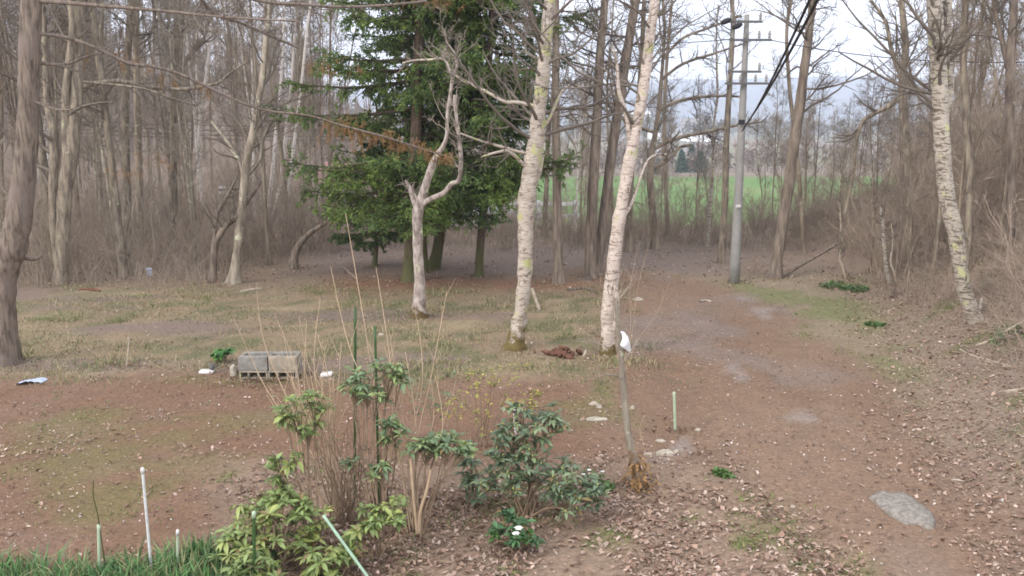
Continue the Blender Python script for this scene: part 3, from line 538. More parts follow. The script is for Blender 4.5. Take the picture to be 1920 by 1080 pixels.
def spruce(label, line, Y, n, prof, top, seed, zlo, ntw=15, lean=0, skip=None, dens=14, **kw):
    """prof: list of (z, branch length); branches on the trunk from zlo up"""
    P, Rr = px_line(line, Y); P[0][2] = H1(P[0][0], P[0][1]) - .02; base = P[0].copy()
    q = P[-1].copy(); P = np.vstack([P, [q[0], q[1], (q[2] + top) / 2], [q[0], q[1], top]]); Rr = np.concatenate([Rr, [Rr[-1] * .6, .02]])
    P, Rr = smooth_line(P, Rr, 6); t = thing('spruce_tree', label, 'spruce', base, 'dark evergreen spruces behind the lawn')
    g = Geo(); bark_tube(g, P, Rr, 14, .08, seed, flare=.4); link('trunk', g.mesh('trunk', M['bark_spruce'], base), t)
    r = np.random.default_rng(seed); zs = np.sort(zlo + (top * .97 - zlo) * r.uniform(0, 1, n) ** 1.12); az = np.cumsum(np.full(n, 2.39996)) + r.normal(0, .35, n)
    K = 8; A = []; AR = []
    for z, a in zip(zs, az):
        if 2.9 < z < 3.9 and r.uniform() < .6 and math.sin(a) < .3: continue
        Lb = np.interp(z, [p[0] for p in prof], [p[1] for p in prof]) * r.uniform(.5, 1.15)
        tt = np.linspace(0, 1, K); f = np.clip((z - P[0][2]) / (P[-1][2] - P[0][2]), 0, 1); c = np.array([np.interp(z, P[:, 2], P[:, 0]), np.interp(z, P[:, 2], P[:, 1]), z])
        droop = -.34 + .18 * min(z / 5, 1); hor = Lb * tt; ver = Lb * (.10 * tt + droop * 1.7 * tt * (1 - tt * .62)) + r.normal(0, .01, K)
        a2 = a + r.normal(0, .05) * tt; A.append(np.stack([c[0] + np.cos(a2) * hor, c[1] + np.sin(a2) * hor, c[2] + ver], 1)); AR.append(np.linspace(.026, .006, K) * (Lb / 2 + .35))
    A = np.array(A); AR = np.array(AR); g = Geo(); tubes(g, A, AR, 5, col=(.10, .075, .055)); needles_on(g, A, AR, ntw, seed, dens=dens, **kw)
    link('crown', g.mesh('crown', M['needles'], base, smooth=False), t)
    # dead bare lower twigs
    g = Geo(); lo = P[(P[:, 2] > .9) & (P[:, 2] < zlo + 1.2)]
    if len(lo) > 3:
        A, AR = grow(lo[None], np.full((1, len(lo)), .03), 14, 0, 1, (60, 100), (.4, 1.3), .35, K=5, up=-.06, wig=.22, minr=.006, r=r); tubes(g, A, AR, 4)
        B, BR = grow(A, AR, 6, .2, 1, (30, 70), (.1, .5), .6, K=4, up=-.05, wig=.25, minr=.004, r=r); tubes(g, B, BR, 3); link('dead_twigs', g.mesh('dead_twigs', M['twig'], base), t)
    return t
spruce('biggest spruce with broad layered boughs, its mossy-footed trunk behind the forked lichen tree', [(768, 527, 27), (770, 470, 24), (773, 400, 23), (776, 330, 22), (780, 240, 20), (784, 120, 18), (788, 0, 16)], 19.0, 124, [(1.2, 1.7), (2.2, 2.3), (3.3, 2.7), (4.5, 2.5), (6.5, 2.3), (9, 1.6), (12, .2)], 12.0, 11, 1.5, ntw=32)
spruce('spruce with a dark leaning lower trunk, right behind the biggest spruce', [(812, 506, 24), (822, 460, 20), (828, 400, 19), (835, 330, 18), (845, 230, 16), (850, 120, 15), (856, 0, 14)], 20.6, 98, [(1.2, 1.4), (2.4, 2.3), (4, 2.5), (6.5, 2.1), (9, 1.5), (11.5, .2)], 11.5, 23, 2.0, ntw=30)
spruce('slender-trunked spruce nearest the large flaking birch, boughs reaching to its right', [(898, 529, 15), (900, 470, 15), (906, 400, 15), (908, 330, 14), (912, 230, 13), (918, 100, 11), (922, 0, 10)], 19.6, 104, [(1.5, 1.6), (2.4, 2.1), (3.4, 2.2), (4.2, 1.4), (5.2, 1.9), (6.5, 1.8), (9, .8), (10.5, .2)], 10.5, 37, 1.95, ntw=32)
spruce('small low spruce at the left foot of the biggest spruce', [(702, 502, 9), (706, 450, 9), (708, 400, 8), (710, 340, 6)], 20.8, 46, [(.6, .7), (1.3, 1.1), (2.2, 1.15), (3.2, .7), (4.0, .2)], 3.9, 41, .5, ntw=11, tl=(.2, .45), tone=(.08, .13, .055))
spruce('narrow dark stem spruce squeezed between the two largest spruces', [(797, 500, 11), (796, 450, 10), (794, 400, 9), (792, 300, 8)], 20.2, 22, [(2, .8), (4, 1.0), (7, .2)], 7.0, 53, 2.3, ntw=10)

# ------------------------------------------------------------------ woods: copies of a few bare trees and shrubs
def proto_tree(hgt, r0, n1, lean, seed, ang=(35, 80), t0=.22, ln=(.7, 2.5), n2=9, n3=5, wig=.36):
    r = np.random.default_rng(seed); K = 14; tt = np.linspace(0, 1, K); ph = r.uniform(0, 6.28, 2)
    P = np.stack([lean * tt * hgt + (.3 * np.sin(tt * 5 + ph[0]) + .09 * np.sin(tt * 13 + ph[1])) * tt, .3 * np.sin(tt * 4 + ph[1]) * tt, tt * hgt], 1); Rr = r0 * (1 - .82 * tt) + .006
    a = Geo(); bark_tube(a, P, Rr, 9, .08, seed, flare=.35)
    st = None
    if r.uniform() < .5:                              # a forked second stem
        q = P[3:].copy(); n = len(q); off = np.linspace(0, 1, n)[:, None] * np.array([[r.uniform(.5, 1.3) * r.choice([-1, 1]), r.uniform(-.5, .5), -.3]]); bark_tube(a, q + off, Rr[3:] * .7, 7, .08, seed + 1)
        Af, AfR = grow((q + off)[None], (Rr[3:] * .7)[None], n1 // 2, .3, 1, ang, ln, .3, K=6, up=.12, wig=wig, minr=.01, r=r); st = (Af[:, :, :], AfR)
    b = Geo(); A, AR = grow(P[None], Rr[None], n1, t0, .99, ang, ln, .3, K=6, up=.12, wig=wig, minr=.010, r=r)
    if st is not None: A = np.concatenate([A, st[0]]); AR = np.concatenate([AR, st[1]])
    tubes(b, A, AR, 4); lm = sum(ln) / 2
    B, BR = grow(A, AR, n2, .12, 1, (25, 60), (lm * .2, lm * .55), .6, K=4, up=.12, wig=.28, minr=.0065, r=r); tubes(b, B, BR, 3)
    D, DR = grow(B, BR, n3, .12, 1, (25, 60), (lm * .08, lm * .26), .7, K=3, up=.1, wig=.3, minr=.005, r=r); tubes(b, D, DR, 3)
    return a, b
def proto_shrub(hgt, n, spread, seed, n2=7, n3=4, r0=.014, minr=.0045):
    r = np.random.default_rng(seed); b = Geo(); K = 8; a = r.uniform(0, 6.28, n); sp = r.uniform(.1, 1, n) * spread; hh = hgt * r.uniform(.5, 1, n); tt = np.linspace(0, 1, K)
    base = np.stack([np.cos(a) * .15, np.sin(a) * .15, a * 0 - .03], 1) * r.uniform(.2, 2.4, (n, 1)) * np.array([1, 1, .4])
    P = base[:, None, :] + np.stack([np.cos(a)[:, None] * sp[:, None] * tt ** 1.4, np.sin(a)[:, None] * sp[:, None] * tt ** 1.4, hh[:, None] * tt], -1) + np.cumsum(r.normal(0, .055, (n, K, 3)), 1) * np.array([1, 1, .2])
    Rr = r0 * r.uniform(.5, 1.2, (n, 1)) * np.linspace(1, .3, K)[None]
    tubes(b, P, Rr, 4)
    B, BR = grow(P, Rr, n2, .15, 1, (25, 75), (hgt * .12, hgt * .4), .6, K=5, up=.1, wig=.25, minr=minr, r=r); tubes(b, B, BR, 3)
    if n3: D, DR = grow(B, BR, n3, .1, 1, (25, 60), (hgt * .04, hgt * .16), .7, K=3, up=.08, wig=.3, minr=minr * .8, r=r); tubes(b, D, DR, 3)
    return b
OZ = (0, 0, 0)
TP = {}
for nm, args, mt in (('a', (10, .06, 30, .02, 101), 'bark_wood'), ('b', (12, .085, 34, -.03, 102), 'bark_grey'), ('c', (9, .042, 28, .05, 103), 'bark_wood'), ('d', (11, .05, 32, -.04, 104), 'bark_brown'),
                     ('e', (8, .035, 26, .07, 105), 'bark_pale'), ('f', (10, .045, 28, .01, 106), 'birch_thin')):
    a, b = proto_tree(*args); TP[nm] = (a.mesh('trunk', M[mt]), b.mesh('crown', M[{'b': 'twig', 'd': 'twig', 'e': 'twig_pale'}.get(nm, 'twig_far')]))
SP = {k: proto_shrub(*a).mesh('stems', M[m]) for k, a, m in (('a', (2.4, 16, 1.0, 201), 'twig_shrub'), ('b', (3.2, 12, 1.1, 202), 'twig_shrub'), ('c', (1.7, 20, .9, 203), 'twig_shrub'), ('d', (2.8, 9, .8, 204), 'twig_pale'),
                                                        ('e', (1.5, 26, 1.1, 205, 6, 4, .009, .0035), 'twig_bank'), ('f', (2.6, 18, 1.2, 206), 'twig_bank'), ('g', (1.0, 26, .8, 207, 6, 3, .007, .003), 'twig_bank'), ('h', (3.4, 14, 1.2, 208), 'twig_bank'))}
LOOK = {'a': 'slim grey bare tree', 'b': 'stout grey bare tree', 'c': 'thin leaning bare tree', 'd': 'brown slim bare tree', 'e': 'pale thin bare tree', 'f': 'thin whitish birch'}
def put_tree(k, x, y, label, group, sc=1.0):
    t = thing('birch_tree' if k == 'f' else 'bare_tree', label, 'tree', (x, y, H1(x, y) - .05), group)
    t.rotation_euler = (0, 0, rng.uniform(0, 6.28)); t.scale = (sc, sc, sc * rng.uniform(.9, 1.15))
    link('trunk', TP[k][0], t); link('crown', TP[k][1], t)
def put_shrub(k, x, y, label, group, sc=1.0):
    o = link('shrub', SP[k], None, (x, y, H1(x, y) - .04), rng.uniform(0, 6.28), sc); tag(o, label, 'shrub', group)
def scatter(n, amin, amax, y0, y1, edge=None, mind=.7, seed=1, bias=1.0):
    r = np.random.default_rng(seed); out = []; tries = 0
    while len(out) < n and tries < n * 60:
        tries += 1; y = y0 + (y1 - y0) * r.uniform() ** bias; x = r.uniform(amin, amax) * y
        if edge and not edge(x, y): continue
        if any((x - p[0]) ** 2 + (y - p[1]) ** 2 < mind * mind for p in out): continue
        out.append((x, y))
    return out
def left_edge(x, y): return y > np.interp(x / y, [-.7, -.36, -.3, -.22], [18.4, 18.8, 20.0, 23.0])
G1 = 'bare trees of the left wood behind the clearing'
for i, (x, y) in enumerate(scatter(125, -.72, -.2, 18.6, 75, left_edge, .8, 5, 1.35)):
    k = 'aabccdeedcf'[i % 11]; z = 'standing in the near rows of the left wood' if y < 32 else 'standing deep in the left wood'
    put_tree(k, x, y, LOOK[k] + ' ' + z, LOOK[k] + 's ' + z, rng.uniform(.85, 1.2))
for i, (x, y) in enumerate(scatter(34, -.2, .12, 26.5, 75, None, 1.6, 6)):
    k = 'acedcf'[i % 6]; put_tree(k, x, y, LOOK[k] + ' far behind the spruces and the large birch', LOOK[k] + 's beyond the spruces', rng.uniform(.6, .9))
for i, (x, y) in enumerate(scatter(16, .12, .32, 25.0, 60, None, 1.2, 7, 1.4)):
    k = 'cede'[i % 4]; put_tree(k, x, y, LOOK[k] + ' in front of the green field, beyond the drive', LOOK[k] + 's in front of the green field', rng.uniform(.36, .55))
def right_edge(x, y): return x > np.interp(y, [12, 15, 19, 24], [7.3, 7.0, 6.3, 6.2])
for i, (x, y) in enumerate(scatter(66, .3, .72, 13.5, 42, right_edge, .75, 8, 1.1)):
    if x / y < .40 and y < 22: continue
    k = 'cadecdcaec'[i % 10]; z = 'on the near bank in the right thicket' if y < 24 else 'farther back in the right thicket'
    put_tree(k, x, y, LOOK[k] + ' ' + z, LOOK[k] + 's ' + z, rng.uniform(.34, .5) if x / y < .47 else rng.uniform(.6, 1.0))
SL = {'a': 'tangled brown bare shrub', 'b': 'tall brown bare shrub', 'c': 'low dense bare shrub', 'd': 'sparse pale bare shrub', 'e': 'twiggy reddish-brown shrub', 'f': 'tall reddish-brown thicket shrub', 'g': 'low reddish-brown brush clump', 'h': 'tallest reddish-brown thicket shrub'}
for i, (x, y) in enumerate(scatter(84, -.70, -.2, 18.3, 36, left_edge, .6, 9, 1.3)):
    k = 'abcadbc'[i % 7]; put_shrub(k, x, y, SL[k] + ' at the foot of the left wood', SL[k] + 's of the left wood', rng.uniform(.7, 1.15))
for i, (x, y) in enumerate(scatter(85, -.19, .36, 23.8, 31, None, .5, 10)):
    k = 'cadb'[i % 4]; put_shrub(k, x, y, SL[k] + ' on the crest beyond the track', SL[k] + 's on the crest before the field', rng.uniform(.35, .8))
HERO_R = [tuple(o.location) for o in bpy.data.objects if o.parent is None and o.get('category') in ('tree', 'sapling') and o.name.split('.')[0] in ('birch_tree', 'sapling') and o.location.x > 5 and o.location.y < 20]
for i, (x, y) in enumerate(scatter(175, .27, .78, 9.8, 30, lambda x, y: x > np.interp(y, [9.8, 12, 15, 18, 20.5, 22], [6.3, 6.3, 6.1, 5.4, 4.9, 3.6]), .5, 12)):
    if x / y < .43 and i % 3: continue
    if any(abs(x / y - q[0] / q[1]) < .045 and q[1] - 3.2 < y < q[1] + .2 for q in HERO_R): continue
    k = ('egegf' if y < 16.5 else ('egcge' if x / y < .43 else 'efghf'))[i % 5]; put_shrub(k, x, y, SL[k] + ' on the right bank', SL[k] + 's on the right bank', rng.uniform(.55, .9) if y < 16.5 or x / y < .4 else rng.uniform(.8, 1.15))

# far woods that read as one mass: left hillside, and tree belts across the valley
def mass_trees(name, pos, hts, col, kindlab, rad=.12, nb=14, seed=3, sides=3, tone=.25, blen=.3, leafy=0, lw=.5):
    r = np.random.default_rng(seed); g = Geo(); pos = np.asarray(pos, float); n = len(pos); K = 4; tt = np.linspace(0, 1, K)
    z = height(pos[:, 0], pos[:, 1]); P = np.stack([pos[:, :1] + r.normal(0, .3, (n, 1)) * tt, pos[:, 1:2] + 0 * tt, z[:, None] - .2 + hts[:, None] * tt], -1)
    Rr = rad * np.linspace(1, .3, K)[None] * np.ones((n, 1)); cc = np.array(col)[None] * r.uniform(1 - tone, 1 + tone, (n, 1))
    tubes(g, P, Rr, sides, col=cc)
    A, AR = grow(P, Rr, nb, .15, 1, (25, 60), (hts.mean() * blen * .5, hts.mean() * blen), .4, K=3, up=.15, wig=.3, minr=rad * .25, r=r); tubes(g, A, AR, 3, col=np.repeat(cc, nb, 0))
    if leafy:
        k = leafy; t = r.uniform(0.1, 1, (A.shape[0], k)); p, T = at_t(A, t); p = p.reshape(-1, 3) + r.normal(0, lw * .5, (A.shape[0] * k, 3)); u_ = r.normal(size=p.shape) * lw; v_ = r.normal(size=p.shape) * lw
        V = np.stack([p, p + u_, p + v_], 1); g.add(V, T=np.arange(len(p) * 3).reshape(-1, 3), col=np.repeat(np.repeat(cc, nb * k, 0) * r.uniform(.8, 1.2, (len(p), 1)), 3, 0))
    return tag(link(name, g.mesh(name, M['massmat'], smooth=False)), kindlab, 'woods', kind='stuff')
M['massmat'] = vcol('far_woods', .95, .1)
r5 = np.random.default_rng(55)
n = 620; yy = 70 + 190 * r5.uniform(0, 1, n) ** 1.2; aa = r5.uniform(-.75, -.14, n)
mass_trees('far_woods', np.stack([aa * yy, yy], 1), r5.uniform(7, 12, n), (.27, .225, .20), 'brown-grey leafless woods covering the hillside behind the left wood', rad=.14, nb=24, blen=.32)
n = 240; yy = r5.uniform(192, 262, n); aa = r5.uniform(-.16, .72, n)
mass_trees('hedgerow_woods', np.stack([aa * yy, yy], 1), r5.uniform(3.5, 7, n), (.27, .215, .19), 'brown leafless thicket along the far side of the green field', rad=.16, nb=22, blen=.5, leafy=2, lw=.55)
n = 420; yy = r5.uniform(420, 1100, n); aa = r5.uniform(-.35, .8, n)
mass_trees('distant_woods', np.stack([aa * yy, yy], 1), r5.uniform(8, 15, n), (.20, .18, .15), 'hazy bluish woods low in the valley behind the far buildings', rad=.5, nb=12, blen=.5, leafy=4, lw=1.8)
for i, (px, yd, h, wd) in enumerate(((1278, 205, 5.0, 3.4), (1297, 208, 5.8, 3.8), (1314, 203, 4.8, 3.2), (1238, 200, 4, 3))):
    p = pt(px, 300, yd); r = np.random.default_rng(300 + i); z0 = H1(p[0], p[1]); m = 2600; tz = r.uniform(.05, 1, m); rad = wd * (1 - tz) ** .8 * r.uniform(.3, 1, m) * .5 + .1; a = r.uniform(0, 6.28, m)
    q = np.stack([np.cos(a) * rad, np.sin(a) * rad, tz * h], 1); g = Geo(); V = np.stack([q, q + r.normal(0, .22, (m, 3)), q + r.normal(0, .22, (m, 3))], 1); g.add(V, T=np.arange(m * 3).reshape(-1, 3), col=np.repeat(np.array([[.045, .085, .055]]) * r.uniform(.7, 1.4, (m, 1)), 3, 0))
    t = thing('evergreen_tree', ['dark evergreen beyond the field, left one of the close trio', 'tallest dark evergreen beyond the field, middle of the trio', 'dark evergreen beyond the field, right one of the close trio', 'small low evergreen beyond the field below the red roof'][i], 'tree', (p[0], p[1], z0), 'dark evergreens beyond the field')
    link('crown', g.mesh('crown', M['needles'], smooth=False), t); g = Geo(); tubes(g, np.array([[0, 0, -.2], [0, 0, h * .5], [0, 0, h * .95]]), np.array([.16, .1, .02]), 6); link('trunk', g.mesh('trunk', M['bark_spruce']), t)

# ------------------------------------------------------------------ far buildings, rails, greenhouse
def building(name, label, px0, px1, pytop, Yd, hw, dp, wall, roof, rise=1.2, cat='building', zb=None, nwin=3):
    a = pt(px0, pytop, Yd); b_ = pt(px1, pytop, Yd); cx = (a[0] + b_[0]) / 2; hx_ = (b_[0] - a[0]) / 2; zt = a[2]; z0 = H1(cx, Yd + dp / 2) - .3; t = thing(name, label, cat, (cx, Yd + dp / 2, z0)); H_ = zt - z0; eave = max(H_ - rise, .8)
    g = Geo(); boxg(g, (-hx_, -dp / 2, 0), (hx_, dp / 2, eave)); link('wall', g.mesh('wall', M[wall], smooth=False), t)
    g = Geo(); o_ = .3; y0 = dp / 2 + o_; V = [[-hx_ - o_, -y0, eave], [hx_ + o_, -y0, eave], [hx_ + o_, y0, eave], [-hx_ - o_, y0, eave], [-hx_ - o_, 0, H_], [hx_ + o_, 0, H_]]
    g.add(V, Q=[[0, 1, 5, 4], [2, 3, 4, 5], [0, 3, 2, 1]], T=[[0, 4, 3], [1, 2, 5]]); link('roof', g.mesh('roof', M[roof], smooth=False), t)
    for i in range(nwin):
        xx = -hx_ + (i + .5) * 2 * hx_ / nwin; g = Geo(); s = min(hx_ / nwin * .5, .8); boxg(g, (xx - s, -dp / 2 - .05, eave * .35), (xx + s, -dp / 2 + .02, eave * .8)); link('window', g.mesh('window', M['glass'], smooth=False), t)
    return t
building('long_hall', 'long hall with a bright white roof in the valley, left of the pole', 1290, 1344, 254, 330, 3, 14, 'wall_grey', 'roof_white', 2.2)
building('farm_building', 'small white-roofed building left of the long white hall in the valley', 1220, 1243, 249, 345, 3, 10, 'wall_white', 'roof_white', 2.5, nwin=2)
building('house', 'house with a pinkish-red roof beyond the green field', 1244, 1266, 282, 232, 3, 7, 'wall_grey', 'roof_red', 1.4, 'house', nwin=2)
building('farm_building', 'low pale-roofed shed beside the house with the pinkish-red roof', 1220, 1243, 279, 236, 3, 6, 'wall_grey', 'roof_white', .6, nwin=2)
building('warehouse', 'wide pale warehouse far in the valley behind the pinkish birch', 1190, 1222, 208, 520, 3, 22, 'wall_grey', 'roof_white', 1.8, nwin=5)
building('warehouse', 'distant bluish-white warehouse above the long white hall', 1290, 1330, 214, 560, 3, 22, 'wall_grey', 'roof_blue', 2.0, nwin=5)
building('house', 'reddish-roofed house half hidden in the left wood beside the spruces', 596, 634, 306, 70, 3, 6, 'wall_grey', 'roof_red', 1.7, 'house', nwin=2)
building('house', 'grey house with a red roof seen under the spruce boughs', 700, 772, 372, 50, 3, 6, 'wall_grey', 'roof_red', .7, 'house', nwin=3)
# small shed with teal sheeting
p = pt(684, 396, 44); z0 = H1(p[0], 45) - .1; t = thing('shed', 'small shed wrapped in teal sheeting behind the low spruce', 'shed', (p[0], 45, z0)); hh = p[2] - z0
g = Geo(); boxg(g, (-.9, -1, 0), (.9, 1, hh * .97)); link('wall', g.mesh('wall', M['wall_grey'], smooth=False), t)
g = Geo(); V = [[-.75, -1.06, hh * .98], [.75, -1.06, hh * .98], [.85, -1.3, hh * .45], [.2, -1.2, hh * .3], [-.8, -1.25, hh * .5], [-.75, 0.8, hh * 1.03], [.75, .8, hh * 1.03]]; g.add(V, Q=[[0, 1, 2, 3], [0, 1, 6, 5]], T=[[0, 3, 4]]); link('tarpaulin', g.mesh('tarpaulin', M['teal'], smooth=False), t)
# greenhouse tunnel
p = pt(820, 393, 46); q = pt(965, 393, 46); z0 = H1((p[0] + q[0]) / 2, 47.5) - .1; hh = max(p[2] - z0, 1.5); cx = (p[0] + q[0]) / 2; hx_ = (q[0] - p[0]) / 2
t = thing('greenhouse', 'pale vinyl tunnel greenhouse seen between the spruce trunks', 'greenhouse', (cx, 47.5, z0)); an = np.linspace(0, math.pi, 13); nx_ = 12
g = Geo(); V = np.array([[[-hx_ + 2 * hx_ * i / nx_, -math.cos(a) * 1.6, math.sin(a) ** .7 * hh if math.sin(a) > 0 else 0] for a in an] for i in range(nx_ + 1)]); ii = np.arange((nx_ + 1) * 13).reshape(nx_ + 1, 13); g.add(V, Q=np.stack([ii[:-1, :-1], ii[1:, :-1], ii[1:, 1:], ii[:-1, 1:]], -1)); link('cover', g.mesh('cover', M['vinyl']), t)
g = Geo(); tubes(g, V[::1] * np.array([1, 1.02, 1.02]), np.full((nx_ + 1, 13), .03), 4); link('hoops', g.mesh('hoops', M['rail']), t)
# white rails
t0_ = pt(1010, 420, 40); t1_ = pt(1092, 420, 40); zb = H1(t1_[0], 40); t = thing('rail_fence', 'white rail fence between the trunks behind the large birch', 'fence', (t0_[0], 40, zb))
for yy in (382, 405, 433):
    a = pt(940, yy, 40) - np.array(t.location); b_ = pt(1086, yy, 40) - np.array(t.location); g = Geo(); boxg(g, (a[0], -.03, a[2] - .08), (b_[0], .03, a[2] + .08)); link('rail', g.mesh('rail', M['rail'], smooth=False), t)
for px in (945, 1010, 1080):
    a = pt(px, 376, 40) - np.array(t.location); g = Geo(); boxg(g, (a[0] - .09, .035, -.3), (a[0] + .09, .2, a[2])); link('post', g.mesh('post', M['rail'], smooth=False), t)

# ------------------------------------------------------------------ utility pole, wires
pb = gnd(1377, 530); YP = pb[1]; pbz = H1(pb[0], pb[1]); ptop = pt(1405, 27, YP)
t = thing('utility_pole', 'grey concrete utility pole with crossarms beside the end of the drive', 'utility pole', (pb[0], YP, pbz)); hp = ptop[2] - pbz
g = Geo(); tubes(g, np.array([[0, 0, z] for z in np.linspace(-.1, hp, 10)]), np.linspace(.115, .05, 10), 18, cap=True); link('pole', g.mesh('pole', M['pole']), t)
def zz(py): return pt(1400, py, YP)[2] - pbz
def xx(px, py): return pt(px, py, YP)[0] - pb[0]
for (x0, x1, yy, dy) in ((1364, 1426, 42, -.13), (1366, 1443, 76, -.13), (1362, 1424, 135, -.13), (1357, 1437, 157, -.13)):
    g = Geo(); boxg(g, (xx(x0, yy), dy - .03, zz(yy) - .022), (xx(x1, yy), dy + .03, zz(yy) + .022)); ca = link('crossarm', g.mesh('crossarm', M['steel'], smooth=False), t)
    for s in ((.06, .94) if x1 - x0 < 70 else (.05, .35, .7, .95)):
        x_ = xx(x0, yy) * (1 - s) + xx(x1, yy) * s; g = Geo(); tubes(g, np.array([[x_, dy, zz(yy) + v] for v in (.03, .06, .08, .12, .14, .18)]), np.array([.02, .035, .02, .04, .02, .025]), 8, cap=True); link('insulator', g.mesh('insulator', M['pole']), ca)
for (px, py) in ((1356, 42), (1377, 51)):
    a = np.array([xx(px - 9, py + 3), -.25, zz(py + 4)]); b_ = np.array([xx(px + 9, py - 3), -.22, zz(py - 4)]); g = Geo(); tubes(g, np.array([a, (a * 2 + b_) / 3, (a + 2 * b_) / 3, b_]), np.array([.035, .055, .055, .03]), 8, cap=True); link('fuse', g.mesh('fuse', M['black']), t)
for (px, py, w, h) in ((1381, 385, .05, .05), (1387, 229, .06, .10)):
    g = Geo(); boxg(g, (xx(px, py) - w, -.17, zz(py) - h / 2), (xx(px, py) + w, -.12, zz(py) + h / 2)); link('band' if py > 300 else 'clamp', g.mesh('band', M['white_plastic' if py > 300 else 'black'], smooth=False), t)
def wire(name, label, A, B, sag, r, cat='cable', group=None, mat='black'):
    tt = np.linspace(0, 1, 24)[:, None]; P = A * (1 - tt) + B * tt; P[:, 2] -= (4 * sag * tt * (1 - tt))[:, 0]; g = Geo(); tubes(g, P, np.full(24, r), 6, cap=True)
    return tag(link(name, g.mesh(name, M[mat], A), None, A), label, cat, group)
wire('cable', 'thick black cable coming down over the drive to the pole, upper one', pt(1395, 238, YP - .2), pt(1574, -80, 7.0), .10, .016, group='black cables over the drive')
wire('cable', 'thick black cable coming down over the drive to the pole, lower one', pt(1391, 246, YP - .2), pt(1556, -84, 6.7), .12, .014, group='black cables over the drive')
for i, (yl, yr) in enumerate(((222, 200), (229, 214), (236, 228), (243, 236))):
    wire('power_line', ['topmost', 'second', 'third', 'lowest'][i] + ' of the thin lines strung across the left wood', pt(60, yl, 36), pt(1150, yr, 36 + i * .2), .5, .012, 'power line', 'thin lines strung across the left wood')
wire('power_line', 'thin wire running left from the upper crossarm of the pole', pt(1368, 74, YP - .13), pt(980, 62, 30), .2, .009, 'power line')
wire('power_line', 'thin wire running right from the upper crossarm of the pole', pt(1440, 74, YP - .13), pt(2200, 96, 15), .3, .009, 'power line')

# ------------------------------------------------------------------ rhododendrons
def leaves(g, P, D, L_, W2, cols, droop=.35, r=rng):
    """blade leaves: base P, direction D, length L_, half width W2"""
    n = len(P); s = np.array([0, .28, .62, 1.0]); wv = np.array([.15, .85, 1.0, .06]); up = np.array([0, 0, 1.]); side = nrm(np.cross(D, up + r.normal(0, .25, D.shape))); nn = np.cross(side, D)
    c = P[:, None] + D[:, None] * (L_[:, None] * s)[..., None] - up * (droop * L_[:, None] * s ** 2)[..., None]; off = side[:, None] * (W2[:, None] * wv)[..., None]; lift = nn[:, None] * (W2[:, None] * wv * .25)[..., None]
    V = np.stack([c - off + lift, c, c + off + lift], 2).reshape(n, 12, 3)
    q = np.array([[0, 1, 4, 3], [1, 2, 5, 4], [3, 4, 7, 6], [4, 5, 8, 7], [6, 7, 10, 9], [7, 8, 11, 10]]); Q = (np.arange(n) * 12)[:, None, None] + q[None]; g.add(V, Q=Q, col=np.repeat(cols, 12, 0))
g = Geo(); leaves(g, *young_leaf_args, .4, rq); link('dead_leaves', g.mesh('dead_leaves', M['litter'], ty.location, smooth=False), ty)
def rhodo(name, label, bpx, clusters, pal, buds=None, lsz=.105, Y=None, seed=1, group='evergreen bushes of the planted bed', wmul=1.0, stemr=.009, cat='bush', nper=1.0, width=.16):
    r = np.random.default_rng(seed); b0 = gnd(*bpx); 
    if Y: b0 = pt(bpx[0], bpx[1], Y); b0[2] = H1(b0[0], b0[1])
    t = thing(name, label, cat, b0, group); gl = Geo(); gs = Geo(); gb = Geo(); nb_ = 0
    for (px, py, rp, dy) in clusters:
        c = pt(px, py, b0[1] + dy); rad = wpx(rp, b0[1] + dy); n = max(4, int(rp / 3.9 * nper)); o = r.normal(size=(n, 3)); o = nrm(o) * (r.uniform(.25, 1, (n, 1)) ** .6) * rad; o[:, 2] *= .75; pw = c + o
        pw[:, 2] = np.maximum(pw[:, 2], height(pw[:, 0], pw[:, 1]) + .06)
        mid = (b0 + c) / 2 + r.normal(0, .04, 3); P, Rr = smooth_line([b0 + r.normal(0, .03, 3) * [1, 1, 0] - [0, 0, .03], mid, c - [0, 0, rad * .5]], [stemr * 1.3, stemr, stemr * .7], 5); tubes(gs, P, Rr, 6)
        for q in pw: tubes(gs, np.array([P[-3], (P[-1] + q) / 2 + r.normal(0, .015, 3), q]), np.array([stemr * .6, stemr * .5, stemr * .35]), 4)
        for q in pw:
            m = r.integers(8, 13); a = r.uniform(0, 6.28) + np.arange(m) * 2.4; el = r.uniform(-.25, .75, m); ax = nrm(np.array([(q - c)[0], (q - c)[1], rad * 1.2]) + 1e-4); D = np.stack([np.cos(a) * np.cos(el), np.sin(a) * np.cos(el), np.sin(el)], 1) + ax * .25; D = nrm(D)
            new = r.uniform() < .35; base = np.array(pal[0] if not new else pal[1]); cols = base * r.uniform(.55, 1.35, (m, 1)); cols[r.uniform(size=m) < .05] = (.24, .17, .07); 
            if len(pal) > 2 and r.uniform() < .12: cols = np.array(pal[2]) * r.uniform(.8, 1.2, (m, 1))
            Lf = lsz * r.uniform(.5, 1.2, m); leaves(gl, np.repeat(q[None], m, 0) + D * .006, D, Lf, Lf * width * wmul, cols, droop=r.uniform(.15, .75), r=r)
            if buds and r.uniform() < .5: tubes(gb, np.array([q, q + [0, 0, .012], q + [0, 0, .026]]), np.array([.006, .008, .002]), 6, cap=True); nb_ += 1
    link('leaves', gl.mesh('leaves', M['leaf'], b0, smooth=False), t); link('stems', gs.mesh('stems', M['stem'], b0), t)
    if nb_: link('buds', gb.mesh('buds', M['bud'], b0), t)
    return t, b0
M['bud'] = plain('leaf_bud', (.42, .40, .12), .6, .3)
YG = [(.20, .27, .085), (.31, .36, .11)]; MG = [(.17, .25, .12), (.25, .33, .13)]; DG = [(.145, .205, .115), (.20, .26, .13)]
